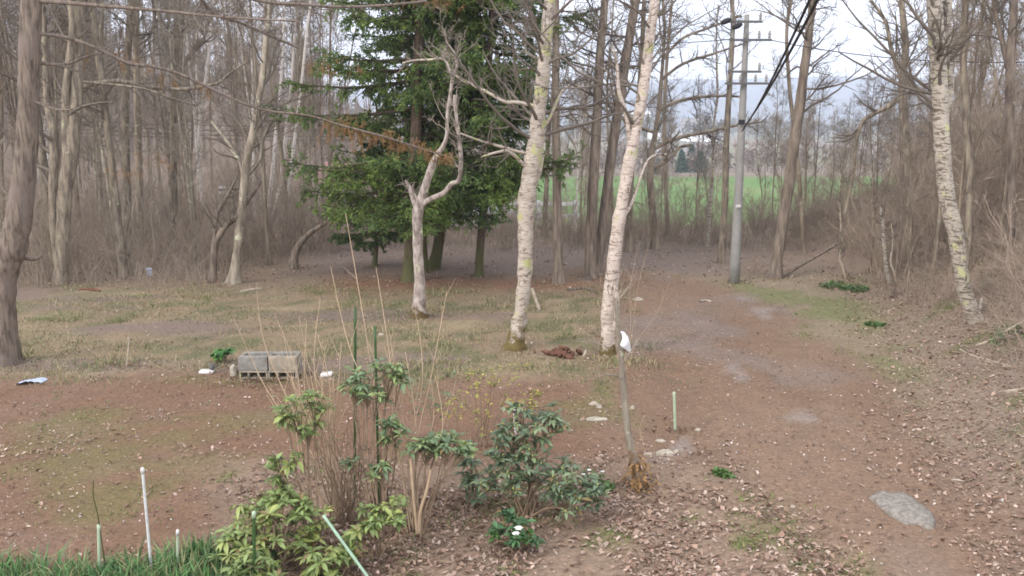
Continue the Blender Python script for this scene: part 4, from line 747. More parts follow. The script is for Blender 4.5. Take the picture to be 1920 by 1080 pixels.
rhodo('rhododendron_bush', 'broad yellow-green bush at the bottom beside the dark green stake', (520, 1070), [(480, 1010, 60, .1), (545, 1000, 58, .1), (500, 940, 30, .3), (440, 1000, 30, .1), (590, 990, 34, .3), (440, 1045, 38, -.1), (520, 955, 42, .2), (575, 965, 38, .2), (470, 970, 36, .2), (580, 1030, 35, 0), (500, 1060, 50, -.25), (560, 930, 26, .3), (455, 1085, 40, -.3)], YG, seed=21)
rhodo('rhododendron_bush', 'leggy bush with lone yellow-green tufts left of the bare canes', (600, 1030), [(560, 770, 36, .3), (590, 760, 30, .3), (540, 790, 24, .2), (575, 800, 28, .2), (525, 870, 20, .1), (545, 862, 16, .1), (518, 905, 16, .1), (520, 930, 16, 0)], YG, seed=22)
rhodo('rhododendron_bush', 'tall tuft-topped bush in the middle, its crown behind the two green stakes', (712, 1005), [(690, 702, 34, .3), (730, 695, 34, .3), (660, 715, 26, .3), (750, 710, 22, .3), (700, 745, 24, .2), (680, 735, 22, .2), (740, 800, 20, .1), (725, 830, 14, .1), (714, 885, 20, 0), (660, 870, 10, .1), (745, 810, 18, .1)], MG, seed=23)
rhodo('rhododendron_bush', 'low bright bush with splayed leaves on two dark stems, in front of the canes', (712, 1050), [(700, 965, 34, 0), (740, 955, 30, 0), (685, 990, 26, -.1), (735, 985, 24, -.1)], YG[:2], seed=24)
rhodo('rhododendron_bush', 'flat-topped light green bush on a pale forked stem', (785, 1000), [(800, 838, 34, .1), (840, 838, 32, .1), (820, 825, 30, .2), (780, 845, 24, 0), (862, 850, 22, .1)], MG, seed=25)
rhodo('rhododendron_bush', 'low bush at the bottom edge under the slanting mint pole', (630, 1090), [(625, 1050, 34, 0), (600, 1070, 26, 0), (650, 1040, 24, .1), (660, 1020, 20, .2), (610, 1095, 30, -.1)], YG[:2], seed=26)
rhodo('rhododendron_bush', 'large blue-green bush with yellowish buds, right of the middle', (985, 970), [(985, 800, 42, .2), (1025, 800, 36, .2), (960, 820, 34, .2), (1000, 845, 34, .1), (950, 880, 38, 0), (1000, 885, 36, 0), (920, 905, 28, 0), (1045, 870, 24, .1), (965, 915, 26, -.1), (1035, 910, 30, -.1), (1080, 910, 34, -.1), (1110, 925, 28, -.1), (1070, 940, 30, -.2), (935, 850, 24, .1), (975, 770, 24, .3), (1040, 775, 22, .3)], DG, buds=True, seed=27, nper=1.15)
rhodo('rhododendron_bush', 'small dark bush with drooping leaves left of the blue-green bush', (880, 950), [(885, 870, 22, .1), (895, 900, 22, 0), (870, 895, 18, .1), (890, 925, 18, 0), (880, 840, 14, .1)], DG, seed=28)
tf, bf = rhodo('small_plant', 'small leafy plant with two white blooms in the leaf litter', (968, 1030), [(945, 985, 22, 0), (975, 985, 22, 0), (930, 1008, 18, -.05), (1000, 1008, 20, -.05), (965, 1010, 20, -.1), (950, 965, 14, .05)], [(.06, .14, .05), (.09, .20, .045)], seed=29, lsz=.085, wmul=1.3, cat='plant')
def flower(px, py, Yd, parent, s=.028):
    c = pt(px, py, Yd); g = Geo(); r = np.random.default_rng(int(px)); m = 6; a = np.arange(m) * 6.283 / m; D = nrm(np.stack([np.cos(a), np.sin(a), np.full(m, .5)], 1)); leaves(g, np.repeat(c[None], m, 0), D, np.full(m, s), np.full(m, s * .45), np.ones((m, 3)), .2, r); pl = parent.location if parent else Vector(c); link('flower', g.mesh('flower', M['petal'], pl), parent)
flower(972, 992, bf[1] - .3, tf, .042); flower(968, 1002, bf[1] - .3, tf, .038)
tw, bw = rhodo('small_plant', 'tiny plant with pale blooms beside the foot of the thin young tree', (1110, 905), [(1100, 888, 12, 0), (1122, 895, 10, 0)], [(.09, .15, .05), (.14, .2, .05)], seed=30, lsz=.05, cat='plant')
for (a, b_) in ((1105, 882), (1106, 889), (1094, 890), (1130, 885)): flower(a, b_, bw[1] - .05, tw, .024)
rhodo('leafy_weed', 'bright green leafy weed beside the cinder-block planter', (420, 680), [(415, 665, 12, 0), (424, 660, 9, 0), (408, 668, 8, 0)], [(.07, .19, .05), (.10, .26, .06)], seed=31, lsz=.13, wmul=1.3, cat='weed', group=None)

# small-leaved shrubs with yellow new leaves
def leafy_shrub(label, bpx, tips, pal, seed, lsz=.03, spread=14, group='thin shrubs with yellow new leaves', matb='stem', nleaf=26):
    r = np.random.default_rng(seed); b0 = gnd(*bpx); t = thing('leafy_shrub', label, 'shrub', b0, group); gs = Geo(); gl = Geo()
    for (px, py, dy) in tips:
        e = pt(px, py, b0[1] + dy); P, Rr = smooth_line([b0 + r.normal(0, .04, 3) * [1, 1, 0], (b0 + e) / 2 + r.normal(0, .06, 3), e], [.006, .0045, .003], 5); tubes(gs, P, Rr, 4)
        A, AR = grow(P[None], Rr[None], 7, .5, 1, (30, 75), (.08, .3), .6, K=4, up=.02, wig=.3, minr=.0022, r=r); tubes(gs, A, AR, 3)
        tt = r.uniform(.3, 1, (7, nleaf // 4)); p, T = at_t(A, tt); p = p.reshape(-1, 3); D = nrm(r.normal(size=p.shape) * [1, 1, .35] + [0, 0, .15]); Lf = lsz * r.uniform(.6, 1.3, len(p)); cols = np.array(pal)[r.integers(0, len(pal), len(p))] * r.uniform(.8, 1.2, (len(p), 1)); leaves(gl, p, D, Lf, Lf * .3, cols, .1, r)
    link('stems', gs.mesh('stems', M[matb], b0), t); link('leaves', gl.mesh('leaves', M['leaf'], b0, smooth=False), t)
YL = [(.50, .44, .07), (.38, .38, .08), (.27, .32, .08)]
leafy_shrub('thin-stemmed shrub with yellow new leaves left of the large birch foot', (905, 840), [(870, 700, .2), (890, 692, .3), (920, 690, .2), (940, 690, .1), (960, 684, .2), (985, 678, .3), (900, 720, 0), (930, 720, .1), (850, 745, .1)], YL, 41)
leafy_shrub('small shrub with yellow leaves just above the blue-green bush', (985, 800), [(1000, 738, .1), (1015, 742, .1), (980, 750, .1), (1000, 755, 0)], YL, 42, nleaf=34)
leafy_shrub('low shrub with few yellow leaves behind the light green flat-topped bush', (865, 860), [(840, 755, .2), (860, 760, .1), (850, 775, .1), (900, 780, 0), (920, 770, 0)], YL, 43, nleaf=18)
leafy_shrub('dull green thin shrub between the canes and the yellow-leaved shrub', (800, 850), [(790, 715, .3), (815, 725, .2), (830, 735, .1), (770, 720, .2), (840, 700, .3)], [(.12, .17, .09), (.16, .2, .1)], 44, lsz=.05, nleaf=14)
for i, (px, py, rp, lab) in enumerate(((1565, 540, 26, 'low green clump at the foot of the bent sapling'), (1605, 545, 22, 'second low green clump, right of the bent sapling'), (1900, 630, 40, 'bright green low bush at the right edge under the fallen branch'), (1640, 610, 18, 'flat grassy green tuft at the edge of the drive'), (1130, 915, 22, 'yellow-green moss and weed tuft by the young tree foot'), (1355, 890, 14, 'little grass tuft on the drive'))):
    b0 = gnd(px, py); r = np.random.default_rng(60 + i); g = Geo(); m = 240; rad = wpx(rp, b0[1]); a = r.uniform(0, 6.28, m); q = np.sqrt(r.uniform(0, 1, m)) * rad; P = np.stack([b0[0] + np.cos(a) * q, b0[1] + np.sin(a) * q, 0 * a], 1); P[:, 2] = height(P[:, 0], P[:, 1]) + r.uniform(0, .9, m) * max(rad * .55, .04) * (1 - (q / rad) ** 2 * .7) * (1 if i < 3 else .2); D = nrm(r.normal(size=P.shape) * [1, 1, .4] + [0, 0, .5]); Lf = .045 * r.uniform(.6, 1.3, m)
    leaves(g, P, D, Lf * 1.5, Lf * .42, np.array([[.08, .15, .035]]) * r.uniform(.7, 1.5, (m, 1)), .3, r); tag(link('low_plant', g.mesh('low_plant', M['leaf'], b0, smooth=False), None, b0), lab, 'plant', 'low green plants at the drive edge')

# ------------------------------------------------------------------ bare canes and tall dry stems
def canes(name, label, bpx, tips, mat, r0=.006, fork=2, seed=1, jit=.07, group=None, Y=None, tw=(.1, .35)):
    r = np.random.default_rng(seed); b0 = gnd(*bpx); t = thing(name, label, 'shrub', b0, group); g = Geo()
    for (bx, px, py, dy) in tips:
        s = pt(bx, bpx[1], b0[1]); s[2] = H1(s[0], s[1]) - .02; e = pt(px, py, b0[1] + dy); m1 = s * .66 + e * .34 + r.normal(0, jit * .5, 3); m2 = s * .33 + e * .67 + r.normal(0, jit * .5, 3); P, Rr = smooth_line([s, m1, m2, e], [r0, r0 * .85, r0 * .7, r0 * .4], 5); tubes(g, P, Rr, 5)
        if fork: A, AR = grow(P[None], Rr[None], fork, .4, 1, (18, 45), tw, .7, K=4, up=.1, wig=.15, minr=.0022, r=r); tubes(g, A, AR, 4)
    link('canes', g.mesh('canes', M[mat], b0), t); return t
r9 = np.random.default_rng(9)
canes('bare_shrub', 'dense clump of brown upright bare canes in the middle of the bed', (655, 985), [(655 + r9.normal(0, 22), 640 + r9.normal(0, 46), 760 + r9.uniform(-40, 90), r9.uniform(-.3, .6)) for _ in range(30)], 'stem', .0055, 3, 1, group='bare cane shrubs in the bed')
canes('bare_shrub', 'pale dry canes fanning up-left from the brown cane clump', (640, 980), [(630, 480, 530, .6), (632, 516, 590, .6), (634, 560, 640, .5), (640, 440, 600, .8), (642, 575, 600, .7), (645, 590, 610, .5), (640, 540, 700, .3), (640, 500, 740, .2), (640, 600, 700, .4), (650, 610, 650, .5), (650, 565, 660, .6), (645, 640, 640, .3), (640, 585, 720, .2), (650, 625, 720, .1), (640, 530, 620, .3), (640, 520, 660, .3), (645, 600, 560, .6), (640, 560, 590, .5)], 'cane', .0048, 4, 2, .14, group='bare cane shrubs in the bed', tw=(.15, .6))
canes('bare_shrub', 'tall forked pale canes rising right of the two green stakes', (770, 1000), [(770, 620, 500, .8), (765, 648, 400, 1.2), (775, 705, 500, .9), (780, 838, 545, .8), (785, 783, 600, .6), (790, 815, 700, .3), (785, 805, 690, .3), (775, 730, 620, .5), (780, 760, 660, .3), (785, 690, 640, .4)], 'cane', .0055, 3, 3, .12, group='bare cane shrubs in the bed', tw=(.15, .55))
canes('bare_shrub', 'thin brown canes between the flat-topped bush and the tall bush', (790, 1000), [(780, 800, 760, .2), (790, 850, 760, .3), (795, 830, 860, 0), (784, 775, 880, 0), (800, 880, 800, .2), (780, 760, 840, .2)], 'stem', .005, 3, 4, group='bare cane shrubs in the bed')
canes('bare_shrub', 'scraggly thin twigs behind the blue-green bush', (930, 890), [(900, 850, 760, .3), (905, 900, 770, .3), (935, 935, 760, .3), (920, 880, 730, .3), (950, 990, 760, .3), (925, 840, 800, .1)], 'stem', .004, 5, 5, group='bare cane shrubs in the bed')
canes('bare_shrub', 'faint pale twigs beside the pinkish birch and the young tree', (1165, 700), [(1165, 1120, 500, .3), (1165, 1200, 450, .2), (1170, 1225, 430, .2), (1170, 1260, 520, .1)], 'cane', .003, 3, 6, group='bare cane shrubs in the bed')
canes('bare_shrub', 'single dry grass-like stalks on the drive right of the young tree', (1225, 860), [(1222, 1200, 790, 0), (1225, 1235, 800, 0), (1218, 1190, 800, .1)], 'cane', .0025, 2, 7, group='bare cane shrubs in the bed')

# ------------------------------------------------------------------ stakes and poles
def stake(label, bottom, top, w, mat, Yd, dY=0, cap=None, bend=None, name='stake', cat='stake', knots=True, group='stakes in the bed'):
    b0 = pt(bottom[0], bottom[1], Yd); e = pt(top[0], top[1], Yd + dY); r = wpx(w, Yd) / 2
    d = e - b0; gz = H1(b0[0], b0[1])
    if b0[2] > gz and d[2] > .05: b0 = b0 - d * ((b0[2] - gz + .05) / d[2])
    if bend is None: P = b0[None] * (1 - np.linspace(0, 1, 14)[:, None]) + e[None] * np.linspace(0, 1, 14)[:, None]; Rr = np.full(14, r)
    else:
        P, Rr = smooth_line([b0] + [pt(x, y, Yd + dY * .5) for x, y in bend] + [e], [r] + [r * .8] * len(bend) + [r * .5], 6)
    if knots: Rr = Rr * (1 + .10 * (np.arange(len(Rr)) % 3 == 1))
    g = Geo(); tubes(g, P, Rr, 10, cap=True)
    if cap:
        t = thing(name, label, cat, b0, group); link('shaft', g.mesh('shaft', M[mat], b0), t); g = Geo(); u_ = nrm(e - b0); tubes(g, np.array([e - u_ * .035, e + u_ * .002, e + u_ * .014]), np.array([r * 1.35, r * 1.35, r * .8]), 10, cap=True); link('cap', g.mesh('cap', M[cap], b0), t); return t
    return tag(link(name, g.mesh(name, M[mat], b0), None, b0), label, cat, group)
stake('tallest white pole standing in the grass at the lower left', (285, 1080), (267, 880), 5.2, 'stake_white', 6.35, cap='white_plastic', knots=False)
stake('short pale green stake beside the bent dark cane', (187, 1082), (185, 984), 6.0, 'stake_pale', 6.3)
stake('thin bent dark green cane leaning against the short pale stake', (199, 1070), (175, 900), 2.6, 'stake_dark', 6.3, bend=[(190, 1010), (182, 960), (175, 932)])
stake('short whitish stake with a dark ring under its cap, in the grass', (333, 1085), (333, 996), 4.6, 'stake_pale', 6.35, cap='white_plastic')
stake('thick dark green stake inside the broad yellow-green bush', (477, 1085), (476, 962), 6.0, 'stake_green', 6.1, cap='stake_pale')
stake('mint-green pole slanting across the low bushes', (692, 1085), (606, 966), 5.6, 'stake_mint', 6.08, dY=.12)
stake('left one of the two dark green stakes above the tall bush', (665, 980), (666, 577), 5.0, 'stake_green', 7.6)
stake('right one of the two dark green stakes above the tall bush, shorter', (712, 1000), (703, 612), 4.6, 'stake_green', 7.5)
stake('very thin dark stem-like stake at the front of the bed, left one', (699, 1050), (698, 885), 2.6, 'black', 7.0)
stake('very thin dark stem-like stake at the front of the bed, right one', (731, 1030), (722, 800), 2.4, 'black', 7.2)
stake('slanting grey-green stake beside the pale forked stem', (784, 975), (773, 883), 4.5, 'stake_pale', 7.5)
stake('thin grey-white stick standing beyond the red gravel', (237, 689), (243, 632), 2.6, 'wood_pale', gnd(237, 689)[1], knots=False, group=None)
stake('pale stake with a broken tip at the left side of the drive', (1266, 808), (1264, 735), 5.0, 'stake_pale', gnd(1266, 808)[1], group=None)
stake('short white peg sticking up behind the blue-green bush', (966, 800), (964, 763), 4.5, 'white_plastic', gnd(966, 820)[1], group=None, name='peg', cat='peg')
stake('whitish board leaning beside the large flaking birch', (1012, 582), (997, 540), 6, 'wood_pale', gnd(1012, 582)[1], dY=.1, name='leaning_board', cat='board', knots=False, group=None)
g = Geo(); fx = gnd(790, 1005); P, Rr = px_line([(785, 1003, 9), (788, 960, 6), (800, 920, 5.5), (808, 880, 5)], fx[1]); P2, R2 = px_line([(783, 1003, 7), (777, 950, 5), (773, 900, 5), (770, 860, 4)], fx[1]); 
for p_, q_ in ((P, Rr), (P2, R2)): p_[0][2] = H1(p_[0][0], p_[0][1]) - .02; a, b_ = smooth_line(p_, q_, 5); tubes(g, a, b_, 8)
tag(link('forked_shrub', g.mesh('forked_shrub', M['cane'], fx), None, fx), 'pale forked woody stem under the flat-topped light bush', 'shrub')

# ------------------------------------------------------------------ white cloth on the young tree
ybt = gnd(1200, 912)[1] - .09
out = [(1163, 621), (1170, 624), (1178, 629), (1181, 640), (1182, 652), (1184, 662), (1176, 659), (1163, 650), (1162, 645), (1166, 640), (1168, 632), (1166, 626)]
g = Geo(); nr, nc = 10, 6; Lx = [(1163, 621), (1167, 630), (1167, 637), (1163, 645), (1164, 650)]; Rx = [(1170, 622), (1178, 631), (1181, 643), (1183, 655), (1184, 663)]
tt = np.linspace(0, 1, nr); sL = np.array(Lx, float); sR = np.array(Rx, float); V = []
for i, a in enumerate(tt):
    l = [np.interp(a * 4, range(5), sL[:, k]) for k in (0, 1)]; r_ = [np.interp(a * 4, range(5), sR[:, k]) for k in (0, 1)]
    for j in range(nc):
        f = j / (nc - 1); V.append(pt(l[0] * (1 - f) + r_[0] * f, l[1] * (1 - f) + r_[1] * f, ybt + .03 * math.sin(a * 5 + f * 4) - .01))
V = np.array(V); ii = np.arange(nr * nc).reshape(nr, nc); Q1 = np.stack([ii[:-1, :-1], ii[1:, :-1], ii[1:, 1:], ii[:-1, 1:]], -1).reshape(-1, 4); n_ = nr * nc
V2 = V + np.array([0, .006, 0]); ed = list(ii[0, :]) + list(ii[1:, -1]) + list(ii[-1, -2::-1]) + list(ii[-2:0:-1, 0]); rim = [[ed[k], ed[(k + 1) % len(ed)], ed[(k + 1) % len(ed)] + n_, ed[k] + n_] for k in range(len(ed))]
g.add(np.concatenate([V, V2]), Q=np.concatenate([Q1, Q1[:, ::-1] + n_, np.array(rim)])); tag(link('white_cloth', g.mesh('white_cloth', M['white_cloth'], V[0]), None, V[0]), 'curled white cloth scrap caught on the thin young tree', 'cloth')

# ------------------------------------------------------------------ cinder-block planter (each block its own thing)
b0 = gnd(500, 712); Yb = b0[1]; bz = H1(b0[0], b0[1]); s = wpx(55, Yb) / .39; bx = pt(502, 700, Yb)[0]
BL, BH, BT = .39 * s, .19 * s, .10 * s; HH = .115 * s
def bev_box(g, lo, hi, b_=.004):
    bm = __import__('bmesh').new(); lo = np.array(lo); hi = np.array(hi); r = __import__('bmesh').ops.create_cube(bm, size=1); 
    for v in bm.verts: v.co = Vector(((lo + hi) / 2 + np.array(v.co) * (hi - lo)))
    __import__('bmesh').ops.bevel(bm, geom=bm.edges[:], offset=b_, segments=1, affect='EDGES'); bm.verts.ensure_lookup_table(); V = [list(v.co) for v in bm.verts]; Q = [[v.index for v in f.verts] for f in bm.faces if len(f.verts) == 4]; T = [[v.index for v in f.verts] for f in bm.faces if len(f.verts) == 3]
    g.add(V, Q=Q, T=T if T else None); bm.free()
def holed_block(label, x, y):
    """block lying flat, its three cores open toward the camera"""
    g = Geo(); D = .155 * s; o = (x, y, bz); e = .024 * s; w = BL - .006
    bev_box(g, (-w / 2, 0, 0), (w / 2, D, e)); bev_box(g, (-w / 2, 0, HH - e), (w / 2, D, HH)); xs_ = np.linspace(-w / 2, w / 2, 4)
    for k, xq in enumerate(xs_): bev_box(g, (xq - (.0 if k == 0 else e / 2) * (1 if k < 3 else 2), .003, e + .0005), (xq + (e if k == 0 else (e / 2 if k < 3 else 0)), D - .003, HH - e - .0005))
    tag(link('cinder_block', g.mesh('cinder_block', M['block'], smooth=False), None, o), label, 'cinder block', 'cinder blocks of the planter')
def solid_block(label, x, y, z, rz=0, tilt=0, mat='block'):
    g = Geo(); w = BL - .008; bev_box(g, (-w / 2, 0, 0), (w / 2, BT * .8, BH), .006); bev_box(g, (-w / 2 + .02, -.004, .02), (w / 2 - .02, .01, BH - .02), .003)
    o = link('cinder_block', g.mesh('cinder_block', M[mat], smooth=False), None, (x, y, z), rz); o.rotation_euler = (tilt, 0, rz); tag(o, label, 'cinder block', 'cinder blocks of the planter')
holed_block('flat block with open cores, bottom left of the planter', bx - BL / 2, Yb); holed_block('flat block with open cores, bottom right of the planter', bx + BL / 2, Yb)
holed_block('flat block at the bottom rear of the planter, left one', bx - BL / 2, Yb + .16 * s); holed_block('flat block at the bottom rear of the planter, right one', bx + BL / 2, Yb + .16 * s)
z1 = bz + HH + .001
solid_block('grey upright block on the front left of the planter', bx - BL / 2 - .003, Yb + .01, z1, 0, 0, 'block_grey'); solid_block('beige upright block on the front right of the planter', bx + BL / 2 + .008, Yb + .012, z1, 0)
solid_block('upright block at the back left of the planter', bx - BL / 2, Yb + .235 * s, z1, 0, 0, 'block_grey'); solid_block('upright block at the back right of the planter', bx + BL / 2, Yb + .235 * s, z1, 0, 0, 'block_grey')
g = Geo(); bev_box(g, (0, 0, 0), (.05 * s, .132 * s, BH), .005); tag(link('cinder_block', g.mesh('cinder_block', M['block'], smooth=False), None, (bx - BL, Yb + .095 * s, z1)), 'end block closing the left side of the planter', 'cinder block', 'cinder blocks of the planter')
g = Geo(); bev_box(g, (0, 0, 0), (.05 * s, .132 * s, BH), .005); tag(link('cinder_block', g.mesh('cinder_block', M['block'], smooth=False), None, (bx + BL - .05 * s, Yb + .095 * s, z1)), 'end block closing the right side of the planter', 'cinder block', 'cinder blocks of the planter')
g = Geo(); bev_box(g, (0, 0, 0), (.035 * s, .128 * s, BH * .98), .004); tag(link('cinder_block', g.mesh('cinder_block', M['block'], smooth=False), None, (bx - .01, Yb + .10 * s, z1)), 'thin block dividing the planter across its middle', 'cinder block', 'cinder blocks of the planter')
# lumps of rubble
def rock(name, label, px, py, wp, hp_, mat, seed, cat='stone', group=None, flat=1.0, dz=0, depth=1.0):
    b0 = gnd(px, py); r = np.random.default_rng(seed); bm = __import__('bmesh').new(); __import__('bmesh').ops.create_icosphere(bm, subdivisions=3, radius=1); w2 = wpx(wp, b0[1]) / 2; h2 = wpx(hp_, b0[1]); ph = r.uniform(0, 50)
    V = np.array([list(v.co) for v in bm.verts]); T = [[v.index for v in f.verts] for f in bm.faces]; bm.free(); m = 1 + .35 * (fbm(V[:, 0] * 1.4 + ph, V[:, 1] * 1.4 + V[:, 2] * 1.1 + ph, seed) - .5) * 2 + .10 * (fbm(V[:, 0] * 5 + ph, V[:, 1] * 5 + V[:, 2] * 4, seed + 3) - .5)
    V = V * m[:, None] * np.array([w2, w2 * depth, h2 * flat]); V[:, 2] = np.maximum(V[:, 2], -h2 * .3); g = Geo(); g.add(V, T=T, col=(.5, .47, .42)); return tag(link(name, g.mesh(name, M[mat], smooth=True), None, (b0[0], b0[1], H1(b0[0], b0[1]) + dz)), label, cat, group)
rock('stone', 'pale yellowish stone against the left side of the planter', 439, 703, 16, 22, 'concrete', 3)
t = thing('rag_bundle', 'dirty white wrapper with a dark cup on it, left of the planter', 'litter', gnd(388, 700)); bl = np.array(t.location); g = Geo(); w_ = wpx(13, bl[1]); bev_box(g, (-w_, -.06, 0), (w_, .06, .05), .012); link('wrapper', g.mesh('wrapper', M['white_plastic']), t)
g = Geo(); tubes(g, np.array([[w_ * .75, .01, .052], [w_ * .75, .01, .08], [w_ * .75, .01, .125]]), np.array([.03, .036, .042]), 12, cap=True); link('cup', g.mesh('cup', M['steel']), t)
t = thing('broken_box', 'small dirty white foam piece lying right of the planter', 'litter', gnd(613, 705)); bl = np.array(t.location); g = Geo(); w_ = wpx(11, bl[1]); bev_box(g, (-w_, -.07, 0), (w_, .05, .055), .01); g.v[-1][:, 2] += g.v[-1][:, 0] * .12; link('foam', g.mesh('foam', M['white_plastic']), t)
# crumpled blue-white bag
b0 = gnd(60, 718); g = Geo(); n1_, n2_ = 20, 8; wv = wpx(20, b0[1]); V = np.array([[[-wv + 2 * wv * i / (n1_ - 1), -.09 + .18 * j / (n2_ - 1), 0] for j in range(n2_)] for i in range(n1_)]); q = V.reshape(-1, 3); q[:, 2] = .004 + .075 * fbm(q[:, 0] * 16 + 4, q[:, 1] * 16, 4, 3) * np.sin((q[:, 0] + wv) / (2 * wv) * math.pi) ** .5; q[:, 1] += .05 * np.sin(q[:, 0] * 14); ii = np.arange(n1_ * n2_).reshape(n1_, n2_); g.add(q, Q=np.stack([ii[:-1, :-1], ii[1:, :-1], ii[1:, 1:], ii[:-1, 1:]], -1)); tag(link('plastic_bag', g.mesh('plastic_bag', M['blue_plastic']), None, (b0[0], b0[1], H1(b0[0], b0[1]))), 'crumpled blue and white plastic bag on the gravel at the left', 'plastic bag')
# reddish rotten stump heap, sticks, stones
t = thing('stump_heap', 'reddish-brown rotten stump heap between the two big birches', 'stump', gnd(1062, 668)); bl = np.array(t.location); r = np.random.default_rng(5)
for i in range(13):
    ox, oy = r.normal(0, .13), r.normal(0, .09); g = Geo(); l = r.uniform(.1, .24); a = r.uniform(0, 6.28); d = np.array([math.cos(a), math.sin(a) * .7, r.uniform(-.1, .7)]); c = np.array([ox, oy, .03 + .06 * r.uniform()]); P = np.array([c - d * l * .5, c - d * l * .1, c + d * l * .25, c + d * l * .5]); bark_tube(g, P, np.array([.02, .045, .035, .012]) * r.uniform(.7, 1.3), 8, .25, i); link('chunk', g.mesh('chunk', M['rotten']), t)
def log(name, label, pts, mat, cat='branch', group=None, lift=0.0, tw=0, w=None):
    Q = [gnd(p[0], p[1]) for p in pts] if lift == 0 else None
    if Q is None: y0 = gnd(pts[0][0], pts[0][1])[1]; Q = [pt(p[0], p[1], y0 + lift * i) for i, p in enumerate(pts)]
    rr = [wpx(p[2], q[1]) / 2 for p, q in zip(pts, Q)]; Q = [q + np.array([0, 0, r * .6]) for q, r in zip(Q, rr)]; P, Rr = smooth_line(Q, rr, 5); g = Geo(); bark_tube(g, P, Rr, 7, .15, pts[0][0] * .01)
    if tw: A, AR = grow(P[None], Rr[None], tw, .2, 1, (25, 60), (.2, .7), .6, K=5, up=.06, wig=.2, minr=.004); tubes(g, A, AR, 4)
    return tag(link(name, g.mesh(name, M[mat], Q[0]), None, Q[0]), label, cat, group)
log('fallen_branch', 'dark short fallen branch between the two larches and the lawn', [(1064, 546, 5), (1085, 543, 6), (1100, 543, 6), (1118, 549, 4)], 'bark_brown')
log('fallen_branch', 'dark fallen trunk slanting up into the thicket right of the leaning trunk', [(1466, 521, 6), (1500, 500, 6), (1535, 480, 5), (1572, 458, 4)], 'bark_brown', lift=.25)
log('fallen_branch', 'long pale fallen branch at the right edge below the birch', [(1830, 650, 5), (1860, 638, 5), (1890, 620, 5), (1935, 595, 5)], 'wood_pale', lift=-.1, tw=3)
log('fallen_branch', 'pale twiggy branch lying below the green bush at the right edge', [(1800, 656, 3), (1825, 668, 3), (1862, 678, 3.5), (1900, 690, 3)], 'wood_pale', tw=6)
log('fallen_branch', 'pale thin branch lying on the leaf-strewn bank at the far right', [(1882, 735, 4), (1905, 733, 5), (1930, 728, 4)], 'wood_pale')
log('fallen_branch', 'short pale stick lying at the lower right near the stone slab', [(1783, 901, 3.5), (1797, 902, 5), (1812, 906, 3)], 'wood_pale')
log('fallen_branch', 'thin dark twig beyond the slab at the right leaf bank', [(1830, 862, 3), (1850, 862, 3), (1868, 858, 2)], 'bark_brown')
log('fallen_branch', 'pale log lying at the edge of the left wood, right of the pale tree foot', [(450, 548, 4), (470, 545, 5), (492, 542, 3)], 'wood_pale')
log('fallen_branch', 'broken pale limb end beside the thick grey trunk bend', [(48, 496, 6), (62, 490, 6), (80, 480, 5)], 'wood_pale', lift=.02)
log('fallen_branch', 'reddish fallen wood at the edge of the left wood, beyond the lawn', [(150, 543, 5), (172, 545, 7), (188, 547, 4)], 'rotten')
log('fallen_branch', 'small grey stick lying on the drive past the pinkish birch', [(1313, 567, 4), (1322, 565, 5), (1333, 567, 5)], 'wood_pale')
log('fallen_branch', 'short white stick standing by the rotten stump heap', [(1094, 670, 5), (1097, 664, 5), (1099, 657, 4)], 'wood_pale', lift=.01)
for i, (px, py, w_, h_, lab) in enumerate(((1247, 852, 34, 9, 'largest pale flat stone at the foot of the young tree'), (1216, 853, 18, 5, 'thin pale stone left of the largest flat stone'), (1268, 850, 14, 6, 'pale stone touching the right of the largest flat stone'), (1238, 829, 20, 4, 'bluish-white flat stone just beyond the largest one'), (1113, 758, 18, 6, 'pale stone at the left of the young tree, upper one'), (1124, 765, 12, 6, 'pale small stone beside the upper pale stone'), (1120, 787, 40, 3, 'long thin pale stone left of the young tree'), (1186, 767, 10, 6, 'small round pale stone right of the young tree stem'), (1308, 807, 14, 4, 'flat white stone on the drive near the pale stake'), (1197, 563, 22, 5, 'flat pale stone beyond the pinkish birch'), (715, 628, 14, 4, 'small white stone on the lawn left of the lichen tree'))):
    rock('stone', lab, px, py, w_, h_, 'concrete', 70 + i, group='pale stones around the young tree' if i < 9 else None, depth=.6)
# flat rock slab emerging in the drive
b0 = gnd(1695, 955); o = [(1628, 933), (1650, 925), (1690, 926), (1712, 938), (1740, 960), (1762, 985), (1735, 992), (1700, 985), (1665, 970), (1645, 950)]; pl = np.array([gnd(*p) for p in o]); c = pl.mean(0); g = Geo(); rings = []; m = 60; ang = np.linspace(0, 1, m, endpoint=False); lp = np.array([[np.interp(a * 10, range(11), np.append(pl[:, k], pl[0, k])) for k in range(3)] for a in ang]); fr = [1.06, 1.0, .94, .8, .6, .4, .2, .02]; hz = [-.06, .012, .03, .042, .05, .052, .05, .05]
for f, h in zip(fr, hz):
    q = c + (lp - c) * f * (1 + .22 * (vnoise(ang * 14, ang * 0 + 3, 2) - .5))[:, None]; q[:, 2] = height(q[:, 0], q[:, 1]) + h + (.045 * (fbm(q[:, 0] * 7, q[:, 1] * 7, 7) - .5) if h > 0 else 0); rings.append(q)
V = np.concatenate(rings); k = np.arange(len(fr) - 1)[:, None] * m; j = np.arange(m)[None]; j1 = (j + 1) % m; g.add(V, Q=np.stack([k + j, k + j1, k + m + j1, k + m + j], -1)); M['slab'] = plain('slab_rock', (.30, .27, .235), .95, .05, 22, .55); tag(link('rock_slab', g.mesh('rock_slab', M['slab'], b0), None, b0), 'flat grey rock slab showing through the drive at the lower right', 'rock')
